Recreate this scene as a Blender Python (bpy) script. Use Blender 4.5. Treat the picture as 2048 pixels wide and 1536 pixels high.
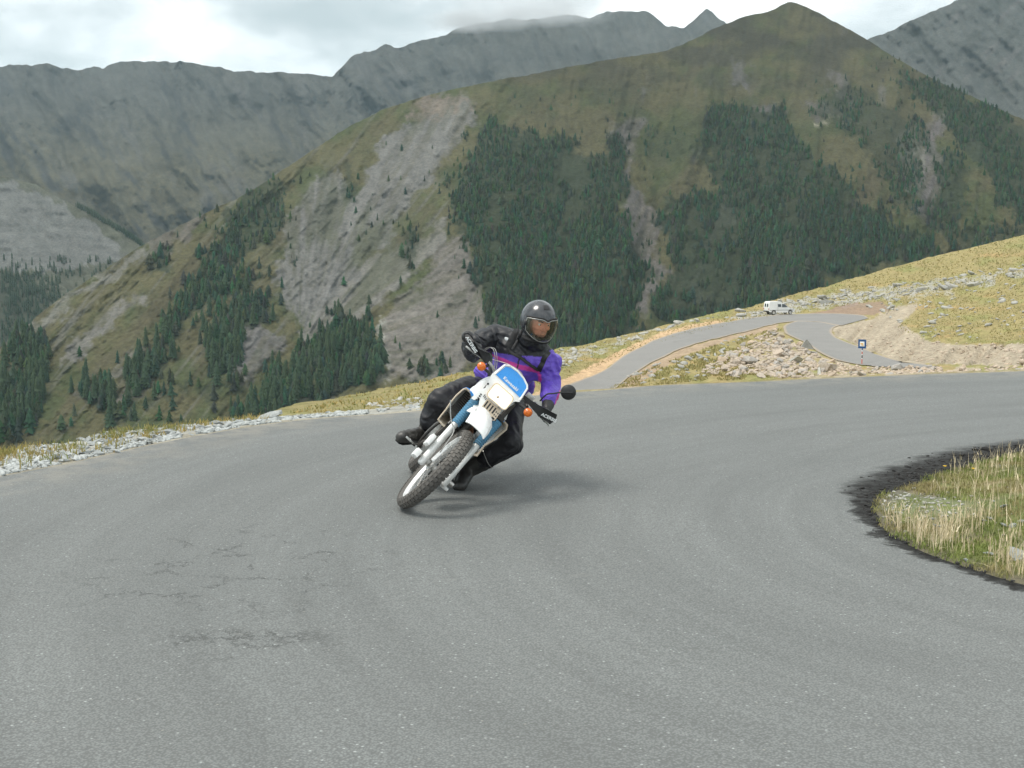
import bpy, bmesh, math, random
import numpy as np
from mathutils import Vector, Matrix, noise as mnoise

for _o in list(bpy.data.objects):
    bpy.data.objects.remove(_o)
scene = bpy.context.scene
C = scene.collection
random.seed(4)
RNG = np.random.default_rng(7)

# ------------------------------------------------------------------ camera
FPX = 2560.0; CH = 1.76; PITCH = math.atan((768 - 490) / FPX)
cd = bpy.data.cameras.new('camera'); cam = bpy.data.objects.new('camera', cd); C.objects.link(cam)
cd.sensor_width = 36.0; cd.lens = 36.0 * FPX / 2048.0
cd.clip_start = 0.1; cd.clip_end = 30000
cam.location = (0, 0, CH); cam.rotation_euler = (math.pi / 2 - PITCH, 0, 0)
scene.camera = cam

# ------------------------------------------------------------------ world, sun, exposure
SUN_EL = math.radians(67); SUN_AZ = math.radians(-105)      # azimuth clockwise from +Y
w = bpy.data.worlds.new('World'); scene.world = w; w.use_nodes = True
nt = w.node_tree; N = nt.nodes; LK = nt.links
for n in list(N): N.remove(n)
out = N.new('ShaderNodeOutputWorld')
sky = N.new('ShaderNodeTexSky'); sky.sky_type = 'NISHITA'; sky.sun_disc = False
sky.sun_elevation = SUN_EL; sky.sun_rotation = SUN_AZ; sky.altitude = 2000
bg1 = N.new('ShaderNodeBackground'); bg1.inputs['Strength'].default_value = 0.1
LK.new(sky.outputs[0], bg1.inputs['Color'])
tc = N.new('ShaderNodeTexCoord'); sep = N.new('ShaderNodeSeparateXYZ'); LK.new(tc.outputs['Generated'], sep.inputs[0])
def mth(op, a, b=None, nodes=N, links=LK, clamp=False):
    m = nodes.new('ShaderNodeMath'); m.operation = op; m.use_clamp = clamp
    for i, v in enumerate((a, b)):
        if v is None: continue
        if isinstance(v, (int, float)): m.inputs[i].default_value = v
        else: links.new(v, m.inputs[i])
    return m.outputs[0]
den = mth('ADD', mth('ABSOLUTE', sep.outputs[2]), 0.42)
cx_ = mth('DIVIDE', sep.outputs[0], den); cy_ = mth('DIVIDE', sep.outputs[1], den)
cb = N.new('ShaderNodeCombineXYZ'); LK.new(cx_, cb.inputs[0]); LK.new(cy_, cb.inputs[1])
def wnoise(scale, det, rough, off):
    mp = N.new('ShaderNodeMapping'); mp.inputs['Location'].default_value = off; LK.new(cb.outputs[0], mp.inputs[0])
    n = N.new('ShaderNodeTexNoise'); n.inputs['Scale'].default_value = scale; n.inputs['Detail'].default_value = det
    n.inputs['Roughness'].default_value = rough; n.inputs['Distortion'].default_value = 0.25
    LK.new(mp.outputs[0], n.inputs['Vector']); return n.outputs['Fac']
big = wnoise(2.6, 7, 0.5, (3.35, 1.2, 0)); fine = wnoise(9.0, 8, 0.55, (7.1, 2.4, 0))
v = mth('ADD', mth('MULTIPLY', big, 0.8), mth('MULTIPLY', fine, 0.2))
cr = N.new('ShaderNodeValToRGB'); LK.new(v, cr.inputs[0])
el = cr.color_ramp.elements
el[0].position = 0.38; el[0].color = (0.35, 0.385, 0.388, 1)
el[1].position = 0.575; el[1].color = (0.92, 0.94, 0.93, 1)
e = el.new(0.44); e.color = (0.45, 0.48, 0.482, 1)
e = el.new(0.505); e.color = (0.66, 0.685, 0.685, 1)
bg2 = N.new('ShaderNodeBackground'); LK.new(cr.outputs[0], bg2.inputs['Color']); bg2.inputs['Strength'].default_value = 1.0
mx = N.new('ShaderNodeMixShader'); mx.inputs[0].default_value = 0.96
LK.new(bg1.outputs[0], mx.inputs[1]); LK.new(bg2.outputs[0], mx.inputs[2]); LK.new(mx.outputs[0], out.inputs['Surface'])

sd = bpy.data.lights.new('sun', 'SUN'); sd.energy = 1.5; sd.angle = math.radians(22); sd.color = (1.0, 0.95, 0.87)
sun = bpy.data.objects.new('sun', sd); C.objects.link(sun)
sdir = Vector((math.sin(SUN_AZ) * math.cos(SUN_EL), math.cos(SUN_AZ) * math.cos(SUN_EL), math.sin(SUN_EL)))
sun.rotation_euler = (-sdir).to_track_quat('-Z', 'Y').to_euler(); sun.location = (0, 0, 50)

scene.view_settings.view_transform = 'Standard'; scene.view_settings.look = 'None'
scene.view_settings.exposure = 0.95; scene.view_settings.gamma = 1.0
scene.view_settings.use_curve_mapping = False
scene.cycles.use_denoising = True
scene.cycles.max_bounces = 6; scene.cycles.volume_bounces = 2; scene.cycles.transparent_max_bounces = 12
scene.cycles.volume_max_steps = 128
scene.cycles.sample_clamp_indirect = 6

# ------------------------------------------------------------------ helpers
_c, _s = math.cos(PITCH), math.sin(PITCH)
def rays(px, py):
    """world directions (scaled so that y = 1) through pixels of the 2048x1536 photograph"""
    px = np.asarray(px, float); py = np.asarray(py, float)
    r = (px - 1024) / FPX; u = (768 - py) / FPX
    dy = _c + u * _s; dz = -_s + u * _c
    return r / dy, dz / dy
def pt(px, py, Y):
    a, b = rays(px, py)
    return Vector((float(a) * Y, Y, CH + float(b) * Y))
def gpt(px, py, z=0.0):
    a, b = rays(px, py); Y = (z - CH) / float(b)
    return Vector((float(a) * Y, Y, z))

def _h(ix, iy, seed):
    h = (ix.astype(np.int64) * 374761393 + iy.astype(np.int64) * 668265263 + seed * 1442695041) & 0xffffffff
    h = ((h ^ (h >> 13)) * 1274126177) & 0xffffffff
    return ((h ^ (h >> 16)) & 0xffff) / 65535.0
def vn(x, y, seed=0):
    x = np.asarray(x, float); y = np.asarray(y, float)
    ix = np.floor(x); iy = np.floor(y); fx = x - ix; fy = y - iy
    fx = fx * fx * (3 - 2 * fx); fy = fy * fy * (3 - 2 * fy)
    a = _h(ix, iy, seed); b = _h(ix + 1, iy, seed); c = _h(ix, iy + 1, seed); d = _h(ix + 1, iy + 1, seed)
    return (a + (b - a) * fx) * (1 - fy) + (c + (d - c) * fx) * fy
def fbm(x, y, o=5, seed=0, g=0.5):
    t = 0; a = 1; s = 0
    for i in range(o):
        t = t + a * (vn(x * 2 ** i + 17.3 * i, y * 2 ** i - 9.1 * i, seed + i) - 0.5); s += a; a *= g
    return t / s * 2
def sst(a, b, x):
    t = np.clip((x - a) / (b - a), 0, 1); return t * t * (3 - 2 * t)
def inpoly(x, y, poly):
    r = np.zeros(x.shape, bool); n = len(poly); j = n - 1
    for i in range(n):
        xi, yi = poly[i]; xj, yj = poly[j]
        if yi != yj:
            r ^= ((yi > y) != (yj > y)) & (x < (xj - xi) * (y - yi) / (yj - yi) + xi)
        j = i
    return r
def polydist(x, y, pl):
    d = np.full(x.shape, 1e9)
    for (x0, y0), (x1, y1) in zip(pl[:-1], pl[1:]):
        dx, dy = x1 - x0, y1 - y0; t = np.clip(((x - x0) * dx + (y - y0) * dy) / (dx * dx + dy * dy + 1e-12), 0, 1)
        d = np.minimum(d, np.hypot(x - x0 - t * dx, y - y0 - t * dy))
    return d
def pchip(xk, yk, x):
    """smooth monotone interpolation; yk may have extra trailing axes"""
    xk = np.asarray(xk, float); yk = np.asarray(yk, float); x = np.clip(x, xk[0], xk[-1])
    hh = np.diff(xk); sh = (-1,) + (1,) * (yk.ndim - 1)
    dl = np.diff(yk, axis=0) / hh.reshape(sh)
    m = np.zeros_like(yk); m[0] = dl[0]; m[-1] = dl[-1]
    p = dl[:-1] * dl[1:]
    with np.errstate(divide='ignore', invalid='ignore'):
        hm = 2 * p / (dl[:-1] + dl[1:])
    m[1:-1] = np.where(p > 0, hm, 0)
    i = np.clip(np.searchsorted(xk, x, 'right') - 1, 0, len(xk) - 2)
    h = hh[i].reshape(sh); t = ((x - xk[i]).reshape(sh)) / h
    return ((2 * t ** 3 - 3 * t ** 2 + 1) * yk[i] + (t ** 3 - 2 * t ** 2 + t) * h * m[i]
            + (-2 * t ** 3 + 3 * t ** 2) * yk[i + 1] + (t ** 3 - t ** 2) * h * m[i + 1])

def tag(o, label=None, cat=None, group=None, kind=None):
    if label: o['label'] = label
    if cat: o['category'] = cat
    if group: o['group'] = group
    if kind: o['kind'] = kind
    return o
def link(name, me, mats=(), parent=None, smooth=False):
    o = bpy.data.objects.new(name, me); C.objects.link(o)
    for m in (mats if isinstance(mats, (list, tuple)) else [mats]):
        if m: me.materials.append(m)
    if parent: o.parent = parent
    if smooth and len(me.polygons): me.polygons.foreach_set('use_smooth', [True] * len(me.polygons))
    return o
def empty(name, loc=(0, 0, 0), mat=None):
    o = bpy.data.objects.new(name, None); C.objects.link(o); o.empty_display_size = 0.2
    if mat is not None: o.matrix_world = mat
    else: o.location = loc
    return o
def raw_mesh(name, V, F):
    """V (n,3); F (m,k) with one k"""
    V = np.asarray(V, np.float32); F = np.asarray(F, np.int32); m, k = F.shape
    me = bpy.data.meshes.new(name); me.vertices.add(len(V)); me.vertices.foreach_set('co', V.ravel())
    me.loops.add(m * k); me.loops.foreach_set('vertex_index', F.ravel())
    me.polygons.add(m); me.polygons.foreach_set('loop_start', np.arange(m, dtype=np.int32) * k)
    me.polygons.foreach_set('loop_total', np.full(m, k, np.int32))
    me.update(calc_edges=True); me.validate()
    return me
def vcol(me, name, arr):
    a = me.color_attributes.new(name, 'FLOAT_COLOR', 'POINT')
    arr = np.asarray(arr, np.float32)
    if arr.shape[-1] == 3: arr = np.concatenate([arr, np.ones(arr.shape[:-1] + (1,), np.float32)], -1)
    a.data.foreach_set('color', arr.reshape(-1))
def vflt(me, name, arr):
    a = me.attributes.new(name, 'FLOAT', 'POINT'); a.data.foreach_set('value', np.asarray(arr, np.float32).ravel())
def gridmesh(name, P, flip=False, wrap=False):
    nr, nc = P.shape[:2]; idx = np.arange(nr * nc).reshape(nr, nc)
    if wrap: idx = np.concatenate([idx, idx[:, :1]], 1)
    a, b, c, d = idx[:-1, :-1], idx[:-1, 1:], idx[1:, 1:], idx[1:, :-1]
    F = np.stack([a, b, c, d] if not flip else [a, d, c, b], -1).reshape(-1, 4)
    return raw_mesh(name, P.reshape(-1, 3), F)

class NT:
    """small node-tree helper"""
    def __init__(s, name):
        s.m = bpy.data.materials.new(name); s.m.use_nodes = True; s.t = s.m.node_tree; s.n = s.t.nodes; s.l = s.t.links
        s.b = s.n['Principled BSDF']
    def new(s, ty, **kw):
        x = s.n.new(ty)
        for k, v in kw.items(): setattr(x, k, v)
        return x
    def co(s, scale=(1, 1, 1), kind='Object', loc=(0, 0, 0)):
        t = s.new('ShaderNodeTexCoord'); mp = s.new('ShaderNodeMapping')
        mp.inputs['Scale'].default_value = scale; mp.inputs['Location'].default_value = loc
        s.l.new(t.outputs[kind], mp.inputs[0]); return mp.outputs[0]
    def noise(s, vec, scale, det=4, rough=0.5, dist=0.0, col=False):
        x = s.new('ShaderNodeTexNoise'); s.l.new(vec, x.inputs['Vector'])
        x.inputs['Scale'].default_value = scale; x.inputs['Detail'].default_value = det
        x.inputs['Roughness'].default_value = rough; x.inputs['Distortion'].default_value = dist
        return x.outputs['Color' if col else 'Fac']
    def vor(s, vec, scale, feature='F1', out='Distance', rnd=1.0):
        x = s.new('ShaderNodeTexVoronoi', feature=feature); s.l.new(vec, x.inputs['Vector'])
        x.inputs['Scale'].default_value = scale; x.inputs['Randomness'].default_value = rnd; return x.outputs[out]
    def ramp(s, f, *st):
        x = s.new('ShaderNodeValToRGB'); s.l.new(f, x.inputs[0]); e = x.color_ramp.elements
        def c4(c): return (c, c, c, 1) if isinstance(c, (int, float)) else tuple(c) + (1,)
        e[0].position = st[0][0]; e[0].color = c4(st[0][1]); e[1].position = st[-1][0]; e[1].color = c4(st[-1][1])
        for p, c in st[1:-1]:
            k = e.new(p); k.color = c4(c)
        return x.outputs[0]
    def mix(s, f, a, b, mode='MIX'):
        x = s.new('ShaderNodeMix', data_type='RGBA', blend_type=mode)
        for i, v in ((0, f), (6, a), (7, b)):
            if isinstance(v, (int, float)): x.inputs[i].default_value = v if i == 0 else (v, v, v, 1)
            elif isinstance(v, tuple): x.inputs[i].default_value = v + (1,) if len(v) == 3 else v
            else: s.l.new(v, x.inputs[i])
        return x.outputs[2]
    def math(s, op, a, b=None, clamp=False): return mth(op, a, b, s.n, s.l, clamp)
    def attr(s, name, out='Color'):
        x = s.new('ShaderNodeAttribute'); x.attribute_name = name; return x.outputs[out]
    def bump(s, h, strength=0.5, dist=0.02, normal=None):
        x = s.new('ShaderNodeBump'); x.inputs['Strength'].default_value = strength; x.inputs['Distance'].default_value = dist
        s.l.new(h, x.inputs['Height'])
        if normal is not None: s.l.new(normal, x.inputs['Normal'])
        return x.outputs[0]
    def set(s, **kw):
        al = dict(col='Base Color', rough='Roughness', metal='Metallic', normal='Normal', spec='Specular IOR Level', coat='Coat Weight')
        for k, v in kw.items():
            i = s.b.inputs[al.get(k, k)]
            if isinstance(v, (int, float)): i.default_value = v
            elif isinstance(v, tuple): i.default_value = v + (1,) if len(v) == 3 else v
            else: s.l.new(v, i)
        return s.m
def pmat(name, col, rough=0.5, metal=0.0, var=0.15, scale=30, bump=0.0, bscale=60, spec=0.5, dirt=0.0, dirtcol=(0.09, 0.075, 0.055), coat=0.0):
    """plain painted / plastic / metal material with procedural unevenness and optional dirt"""
    t = NT(name); v = t.co()
    n = t.noise(v, scale, 5, 0.6)
    base = t.mix(1.0, tuple(col), t.ramp(n, (0.25, 1 - var), (0.75, 1 + var * 0.6)), 'MULTIPLY')
    if dirt:
        d = t.ramp(t.noise(v, scale * 0.35, 8, 0.7, 0.4), (0.62 - dirt * 0.35, 0.0), (0.75, 0.85))
        base = t.mix(d, base, tuple(dirtcol))
    r = t.ramp(t.noise(v, scale * 1.7, 4), (0.3, max(0.02, rough - 0.08)), (0.7, min(1, rough + 0.1)))
    kw = dict(col=base, rough=r, metal=metal, spec=spec, coat=coat)
    if bump: kw['normal'] = t.bump(t.noise(v, bscale, 5, 0.6), bump, 0.004)
    return t.set(**kw)

# ================================================================== FAR MOUNTAINS
def mountain_mat(name, bscale=0.02, bdist=6.0, spec=0.15):
    t = NT(name); v = t.co()
    c = t.attr('Col')
    n1 = t.noise(v, bscale, 8, 0.62, 0.3); n2 = t.noise(v, bscale * 13, 6, 0.72)
    c = t.mix(1.0, c, t.ramp(n1, (0.3, 0.87), (0.7, 1.12)), 'MULTIPLY')
    c = t.mix(1.0, c, t.ramp(n2, (0.3, 0.68), (0.7, 1.32)), 'MULTIPLY')
    h = t.math('ADD', t.noise(v, bscale, 9, 0.7, 0.2), t.math('MULTIPLY', n2, 0.25))
    return t.set(col=c, rough=0.95, spec=spec, normal=t.bump(h, 0.6, bdist))

def slope_depth(py, D0, py0, s):
    _, v0 = rays(1024, py0); _, v = rays(1024, py)
    z0 = v0 * D0
    return (z0 - s * D0) / (v - s)

def cols_(a0, a1, b1, b0, st):
    return np.concatenate([np.arange(a0, a1, 14.0), np.arange(a1, b1, st), np.arange(b1, b0 + 1, 14.0)])
def mountain(name, pxs, ridge, pybot, nr, D0, py0, s, relief, colour, mat, power=1.0):
    """a hillside: every column of ground runs from its crest down to the hidden valley"""
    px = pxs; rd = pchip([a for a, b in ridge], [b for a, b in ridge], px)
    jg = 1.9 if D0 > 1800 else 1.0
    rd = rd + jg * (2.2 * fbm(px / 26, px * 0, 4, 91) + 1.3 * fbm(px / 9, px * 0, 3, 92))
    t = (np.linspace(0, 1, nr) ** power)[:, None]
    PX = np.repeat(px[None], nr, 0); PY = rd[None] + t * (pybot - rd[None])
    D = slope_depth(PY, D0, py0, s)
    D = D * (1 + relief(PX, PY))
    a, b = rays(PX, PY)
    P = np.stack([a * D, D, CH + b * D], -1)
    # far side of the crest
    back = []
    for k, (dd, dz) in enumerate(((30, -14), (140, -90), (600, -420))):
        q = P[0].copy(); q[:, 1] += dd; q[:, 0] *= (q[:, 1] / (q[:, 1] - dd)); q[:, 2] += dz; back.insert(0, q)
    PP = np.concatenate([np.array(back), P], 0)
    col = colour(PX, PY)
    cc = np.concatenate([np.repeat(col[:1], 3, 0), col], 0)
    me = gridmesh(name, PP, flip=False); vcol(me, 'Col', cc.reshape(-1, 3))
    o = link(name, me, mat, smooth=True); tag(o, kind='structure')
    return o, px, PX, PY, P

def warp(PX, PY, amp, sc, seed):
    return (PX + amp * fbm(PX / sc, PY / sc, 4, seed, 0.6), PY + amp * fbm(PX / sc + 31, PY / sc + 7, 4, seed + 5, 0.6))
def softin(PX, PY, poly, amp, sc, seed, n=4):
    if PX.ndim == 2:
        xs = [p[0] for p in poly]; ys = [p[1] for p in poly]; mg = amp * 1.4 + 6
        c0, c1 = np.searchsorted(PX[0], (min(xs) - mg, max(xs) + mg)); rr = np.where((PY[:, c0:c1 + 1].min(1) < max(ys) + mg) & (PY[:, c0:c1 + 1].max(1) > min(ys) - mg))[0] if c1 > c0 else []
        full = np.zeros(PX.shape)
        if len(rr):
            r0, r1 = rr[0], rr[-1] + 1; sub = (slice(r0, r1), slice(c0, c1))
            full[sub] = softin(PX[sub].ravel(), PY[sub].ravel(), poly, amp, sc, seed, n).reshape(PX[sub].shape)
        return full
    m = 0.0
    for k in range(n):
        wx = PX + amp * fbm(PX / sc, PY / sc, 4, seed, 0.62) + (0.35 + 0.3 * k) * amp * 0.55 * fbm(PX / (sc * .3), PY / (sc * .3), 3, seed + 31 + 7 * k, 0.6)
        wy = PY + amp * fbm(PX / sc + 31, PY / sc + 7, 4, seed + 5, 0.62) + (0.35 + 0.3 * k) * amp * 0.55 * fbm(PX / (sc * .3) + 9, PY / (sc * .3), 3, seed + 33 + 7 * k, 0.6)
        m = m + inpoly(wx, wy, poly)
    return m / n
def mixc(c, col, m): return c + (np.array(col) - c) * np.clip(m, 0, 1)[..., None]

# ---- main mountain: masks read off the slope
SCREE = [
 ([(830,235),(870,195),(930,205),(945,235),(900,285),(872,345),(800,425),(772,480),(722,545),(665,622),(622,662),(600,645),(572,592),(548,560),(560,500),(572,440),(600,385),(640,352),(672,348),(692,402),(722,372),(742,310),(790,262)], (0.235,0.235,0.235)),
 ([(600,665),(700,560),(780,500),(850,450),(900,432),(880,500),(810,560),(762,600),(700,662),(660,720),(620,700)], (0.25,0.245,0.235)),
 ([(755,700),(762,640),(800,600),(850,560),(882,480),(930,482),(955,540),(968,620),(958,690),(900,760),(850,752),(780,762)], (0.25,0.235,0.225)),
 ([(476,700),(492,652),(550,662),(562,700),(522,742),(480,782),(470,740)], (0.215,0.21,0.215)),
 ([(1225,245),(1262,232),(1292,232),(1280,300),(1262,330),(1272,380),(1322,430),(1312,500),(1335,540),(1305,600),(1285,652),(1252,652),(1300,545),(1242,450),(1252,390),(1257,310)], (0.23,0.215,0.215)),
 ([(1440,390),(1482,400),(1452,470),(1412,522),(1402,592),(1388,592),(1400,520),(1420,460)], (0.24,0.24,0.22)),
 ([(1862,230),(1902,235),(1887,300),(1877,400),(1882,462),(1820,442),(1832,362),(1852,290)], (0.22,0.205,0.21)),
 ([(1800,260),(1832,270),(1852,340),(1832,402),(1800,372),(1787,322)], (0.27,0.27,0.25)),
 ([(1472,120),(1502,120),(1492,190),(1542,200),(1562,222),(1552,242),(1502,202),(1462,160)], (0.17,0.165,0.165)),
 ([(1652,130),(1702,180),(1722,232),(1690,222),(1652,172)], (0.17,0.16,0.155)),
 ([(1618,236),(1660,238),(1708,250),(1706,258),(1660,248),(1618,244)], (0.42,0.41,0.33)),
 ([(1600,190),(1640,200),(1690,235),(1710,262),(1660,240),(1610,225)], (0.17,0.16,0.15)),
 ([(332,450),(352,440),(342,482),(252,542),(102,642),(0,704),(0,684),(102,612),(222,542),(292,490)], (0.25,0.25,0.23)),
 ([(120,722),(182,652),(272,590),(288,596),(202,672),(142,732)], (0.25,0.245,0.235)),
 ([(150,790),(230,735),(300,690),(310,700),(240,760),(190,800)], (0.2,0.195,0.175)),
 ([(0,770),(60,740),(60,760),(0,800)], (0.2,0.2,0.19)),
 ([(340,440),(300,480),(330,505),(380,470),(420,430)], (0.19,0.175,0.155)),
 ([(200,800),(260,772),(310,740),(300,790),(230,830)], (0.17,0.16,0.14)),
 ([(755,640),(765,640),(762,700),(782,762),(775,765),(752,700)], (0.42,0.43,0.42)),
 ([(590,600),(690,500),(740,470),(640,620)], (0.26,0.26,0.265)),
 ([(830,195),(900,190),(935,215),(870,225),(825,232)], (0.25,0.215,0.185)),
]
FOREST = [
 ([(930,350),(950,262),(1000,240),(1080,262),(1150,292),(1205,300),(1240,262),(1255,320),(1250,390),(1238,430),(1262,480),(1300,560),(1262,660),(1120,705),(1000,705),(962,602),(942,500),(902,442),(912,400)], 1.0),
 ([(1330,402),(1382,402),(1442,372),(1402,302),(1392,252),(1452,212),(1562,232),(1622,302),(1702,382),(1772,432),(1872,472),(1882,512),(1602,582),(1452,622),(1322,652),(1312,592),(1352,532),(1322,452)], 1.0),
 ([(1622,212),(1702,182),(1762,202),(1822,242),(1852,302),(1832,332),(1850,402),(1802,422),(1762,362),(1722,302),(1662,252)], 0.75),
 ([(1780,138),(1850,162),(1950,202),(2100,262),(2400,380),(2400,560),(2048,430),(2002,402),(1982,362),(1932,292),(1882,242),(1842,202)], 1.0),
 ([(1882,312),(1922,302),(1932,422),(1902,472),(1862,462)], 0.9),
 ([(1900,490),(1982,440),(2400,430),(2400,560),(1900,560)], 0.7),
 ([(1300,262),(1390,262),(1402,302),(1330,330),(1290,330)], 0.45),
 ([(470,402),(522,362),(592,350),(582,402),(562,442),(522,492),(472,522),(432,562),(402,562),(412,492),(442,442)], 0.85),
 ([(332,642),(362,592),(402,580),(432,552),(482,542),(542,532),(502,562),(442,602),(402,642),(352,692),(335,680)], 1.0),
 ([(410,722),(432,642),(472,592),(522,592),(542,642),(482,662),(472,762),(432,772)], 1.0),
 ([(260,762),(292,722),(342,690),(332,732),(292,792),(272,790)], 1.0),
 ([(0,802),(32,702),(92,672),(82,762),(92,802),(62,852),(0,882)], 1.0),
 ([(158,802),(202,762),(228,792),(212,822)], 1.0),
 ([(210,842),(262,790),(272,802),(242,848)], 1.0),
 ([(460,832),(522,792),(602,702),(642,662),(722,632),(744,652),(762,752),(702,772),(642,802),(522,842)], 1.0),
 ([(840,732),(882,722),(902,750),(840,757)], 0.9),
 ([(800,470),(822,450),(840,500),(812,530)], 0.8), ([(880,360),(930,330),(940,400),(900,420)], 0.35),
 ([(680,335),(706,335),(706,400),(684,400)], 0.7), ([(298,505),(330,505),(332,540),(300,540)], 1.0),
 ([(480,550),(516,525),(518,560),(490,575)], 0.9), ([(360,770),(375,765),(378,800),(360,800)], 0.8),
 ([(405,780),(440,775),(440,815),(405,815)], 0.6), ([(300,785),(350,780),(345,805),(305,805)], 0.6),
 ([(380,405),(430,395),(430,425),(385,430)], 0.35), ([(960,700),(1100,690),(1100,740),(960,740)], 0.8),
]
def m1_relief(PX, PY):
    left = 1 - sst(900, 1150, PX)
    # run of the slope: down-left on the left flank, straight down on the right
    u1 = (PX * 0.72 + PY * 0.70) / 1.0; v1 = (-PX * 0.70 + PY * 0.72)
    wob = 18 * fbm(PX / 160, PY / 160, 3, 3)
    gl = fbm((u1 + wob) / 46, v1 / 420, 5, 11, 0.55); gr = fbm((PX + wob + 0.15 * PY) / 62, PY / 330, 5, 12, 0.55)
    g = gl * left + gr * (1 - left)
    broad = fbm(PX / 330, PY / 330, 3, 13)
    r = (0.024 - 0.012 * left) * g + 0.03 * broad + 0.0035 * fbm(PX / 11, PY / 11, 3, 14)
    # gullies carved in the scree bowls
    bowl = np.exp(-(((PX - 710) / 170) ** 2 + ((PY - 480) / 200) ** 2))
    ang = np.arctan2(710 - PY, PX - 596); rr = np.hypot(PX - 596, PY - 710)
    r += bowl * (0.008 * fbm(ang * 9, rr / 300, 3, 15) + 0.004 * fbm(ang * 26, rr / 200, 3, 16)) + 0.02 * bowl
    g5 = np.exp(-((PX - 1275 - 20 * np.sin(PY / 60)) / 26) ** 2) * sst(220, 300, PY) * 0.025
    g7 = np.exp(-((PX - 1865) / 26) ** 2) * sst(220, 300, PY) * 0.025
    return r + g5 + g7
def m1_colour(PX, PY):
    WX, WY = warp(PX, PY, 26, 34, 21)
    n = fbm(PX / 70, PY / 50, 5, 22, 0.6); n2 = fbm(PX / 14, PY / 14, 4, 23, 0.6)
    c = np.zeros(PX.shape + (3,)); c[:] = (0.150, 0.132, 0.068)
    c = mixc(c, (0.100, 0.112, 0.048), sst(-0.25, 0.35, n))
    c = mixc(c, (0.135, 0.115, 0.065), sst(0.1, 0.6, fbm((PX * .78 + PY * .62) / 30, (-PX * .62 + PY * .78) / 260, 4, 24)))
    # upper slopes darker turf and heath
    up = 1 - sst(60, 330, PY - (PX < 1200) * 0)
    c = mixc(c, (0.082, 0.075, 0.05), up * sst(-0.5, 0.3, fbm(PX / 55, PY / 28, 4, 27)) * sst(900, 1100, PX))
    c = mixc(c, (0.20, 0.185, 0.155), sst(0.15, 0.6, fbm((PX * .78 + PY * .62) / 13, (-PX * .62 + PY * .78) / 210, 5, 25, 0.6)) * (1 - sst(850, 1050, PX)) * 0.9)
    c = mixc(c, (0.17, 0.155, 0.14), sst(0.42, 0.8, fbm(PX / 30, PY / 60, 5, 26, 0.6)) * 0.8)
    ang = np.arctan2(710 - PY, PX - 596); rr = np.hypot(PX - 596, PY - 710)
    bw = np.exp(-(((PX - 710) / 190) ** 2 + ((PY - 470) / 240) ** 2)) > 0.2
    RIB = np.where(bw, fbm(ang * 30, rr / 120, 5, 29, 0.62), fbm((PX * .8 + PY * .4) / 9, (-PX * .4 + PY * .8) / 110, 5, 28, 0.62))
    for poly, col in SCREE:
        m = softin(PX, PY, poly, 34, 40, 21) * (0.62 + 0.42 * sst(-0.4, 0.2, RIB))
        cc = np.array(col) * np.array((0.94, 0.88, 0.82)) * (1 + 0.12 * n2[..., None] + 0.22 * RIB[..., None])
        c = c + (cc - c) * np.clip(m, 0, 1)[..., None]
    bowl = np.exp(-(((PX - 700) / 150) ** 2 + ((PY - 520) / 190) ** 2))
    c = mixc(c, (0.12, 0.122, 0.075), bowl * sst(0.05, 0.4, fbm(ang * 7, rr / 130, 4, 35, 0.6)) * 0.8)
    for poly, d in FOREST:
        c = mixc(c, (0.052, 0.066, 0.04), softin(PX, PY, poly, 34, 34, 21) * 0.85 * d)
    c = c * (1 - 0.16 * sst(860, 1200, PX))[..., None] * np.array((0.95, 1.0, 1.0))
    return np.clip(c * 0.60 * (1 + 0.18 * n2[..., None]), 0.01, 0.6)  # slope darkened as a whole: darker soil and cloud shade put into the colour
R1 = [(-2000,990),(-500,960),(-250,850),(0,692),(50,655),(100,612),(200,545),(300,482),(400,432),(500,382),(600,318),(700,252),(780,215),(860,190),(1000,160),(1100,141),(1230,117),(1330,101),(1440,52),(1500,31),(1540,21),(1566,9),(1582,3),(1600,8),(1640,27),(1735,80),(1850,150),(1950,196),(2048,240),(2300,360),(2700,520),(3300,700),(4100,860)]
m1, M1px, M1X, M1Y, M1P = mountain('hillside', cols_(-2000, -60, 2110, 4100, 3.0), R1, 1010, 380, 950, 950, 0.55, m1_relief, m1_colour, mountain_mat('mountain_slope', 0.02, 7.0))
def on_m1(px, py):
    """point of the main slope seen at the pixel"""
    j = np.clip(np.interp(px, M1px, np.arange(len(M1px))), 0, len(M1px) - 1.001); j0 = j.astype(int); fj = j - j0
    res = np.zeros((len(px), 3)); ok = np.zeros(len(px), bool)
    for k in range(len(px)):
        colY = M1Y[:, j0[k]]
        if py[k] < colY[0] or py[k] > colY[-1]: continue
        i = np.interp(py[k], colY, np.arange(len(colY))); i0 = min(int(i), len(colY) - 2); fi = i - i0
        a = M1P[i0, j0[k]] * (1 - fi) + M1P[i0 + 1, j0[k]] * fi; b = M1P[i0, j0[k] + 1] * (1 - fi) + M1P[i0 + 1, j0[k] + 1] * fi
        res[k] = a * (1 - fj[k]) + b * fj[k]; ok[k] = True
    return res, ok

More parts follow.
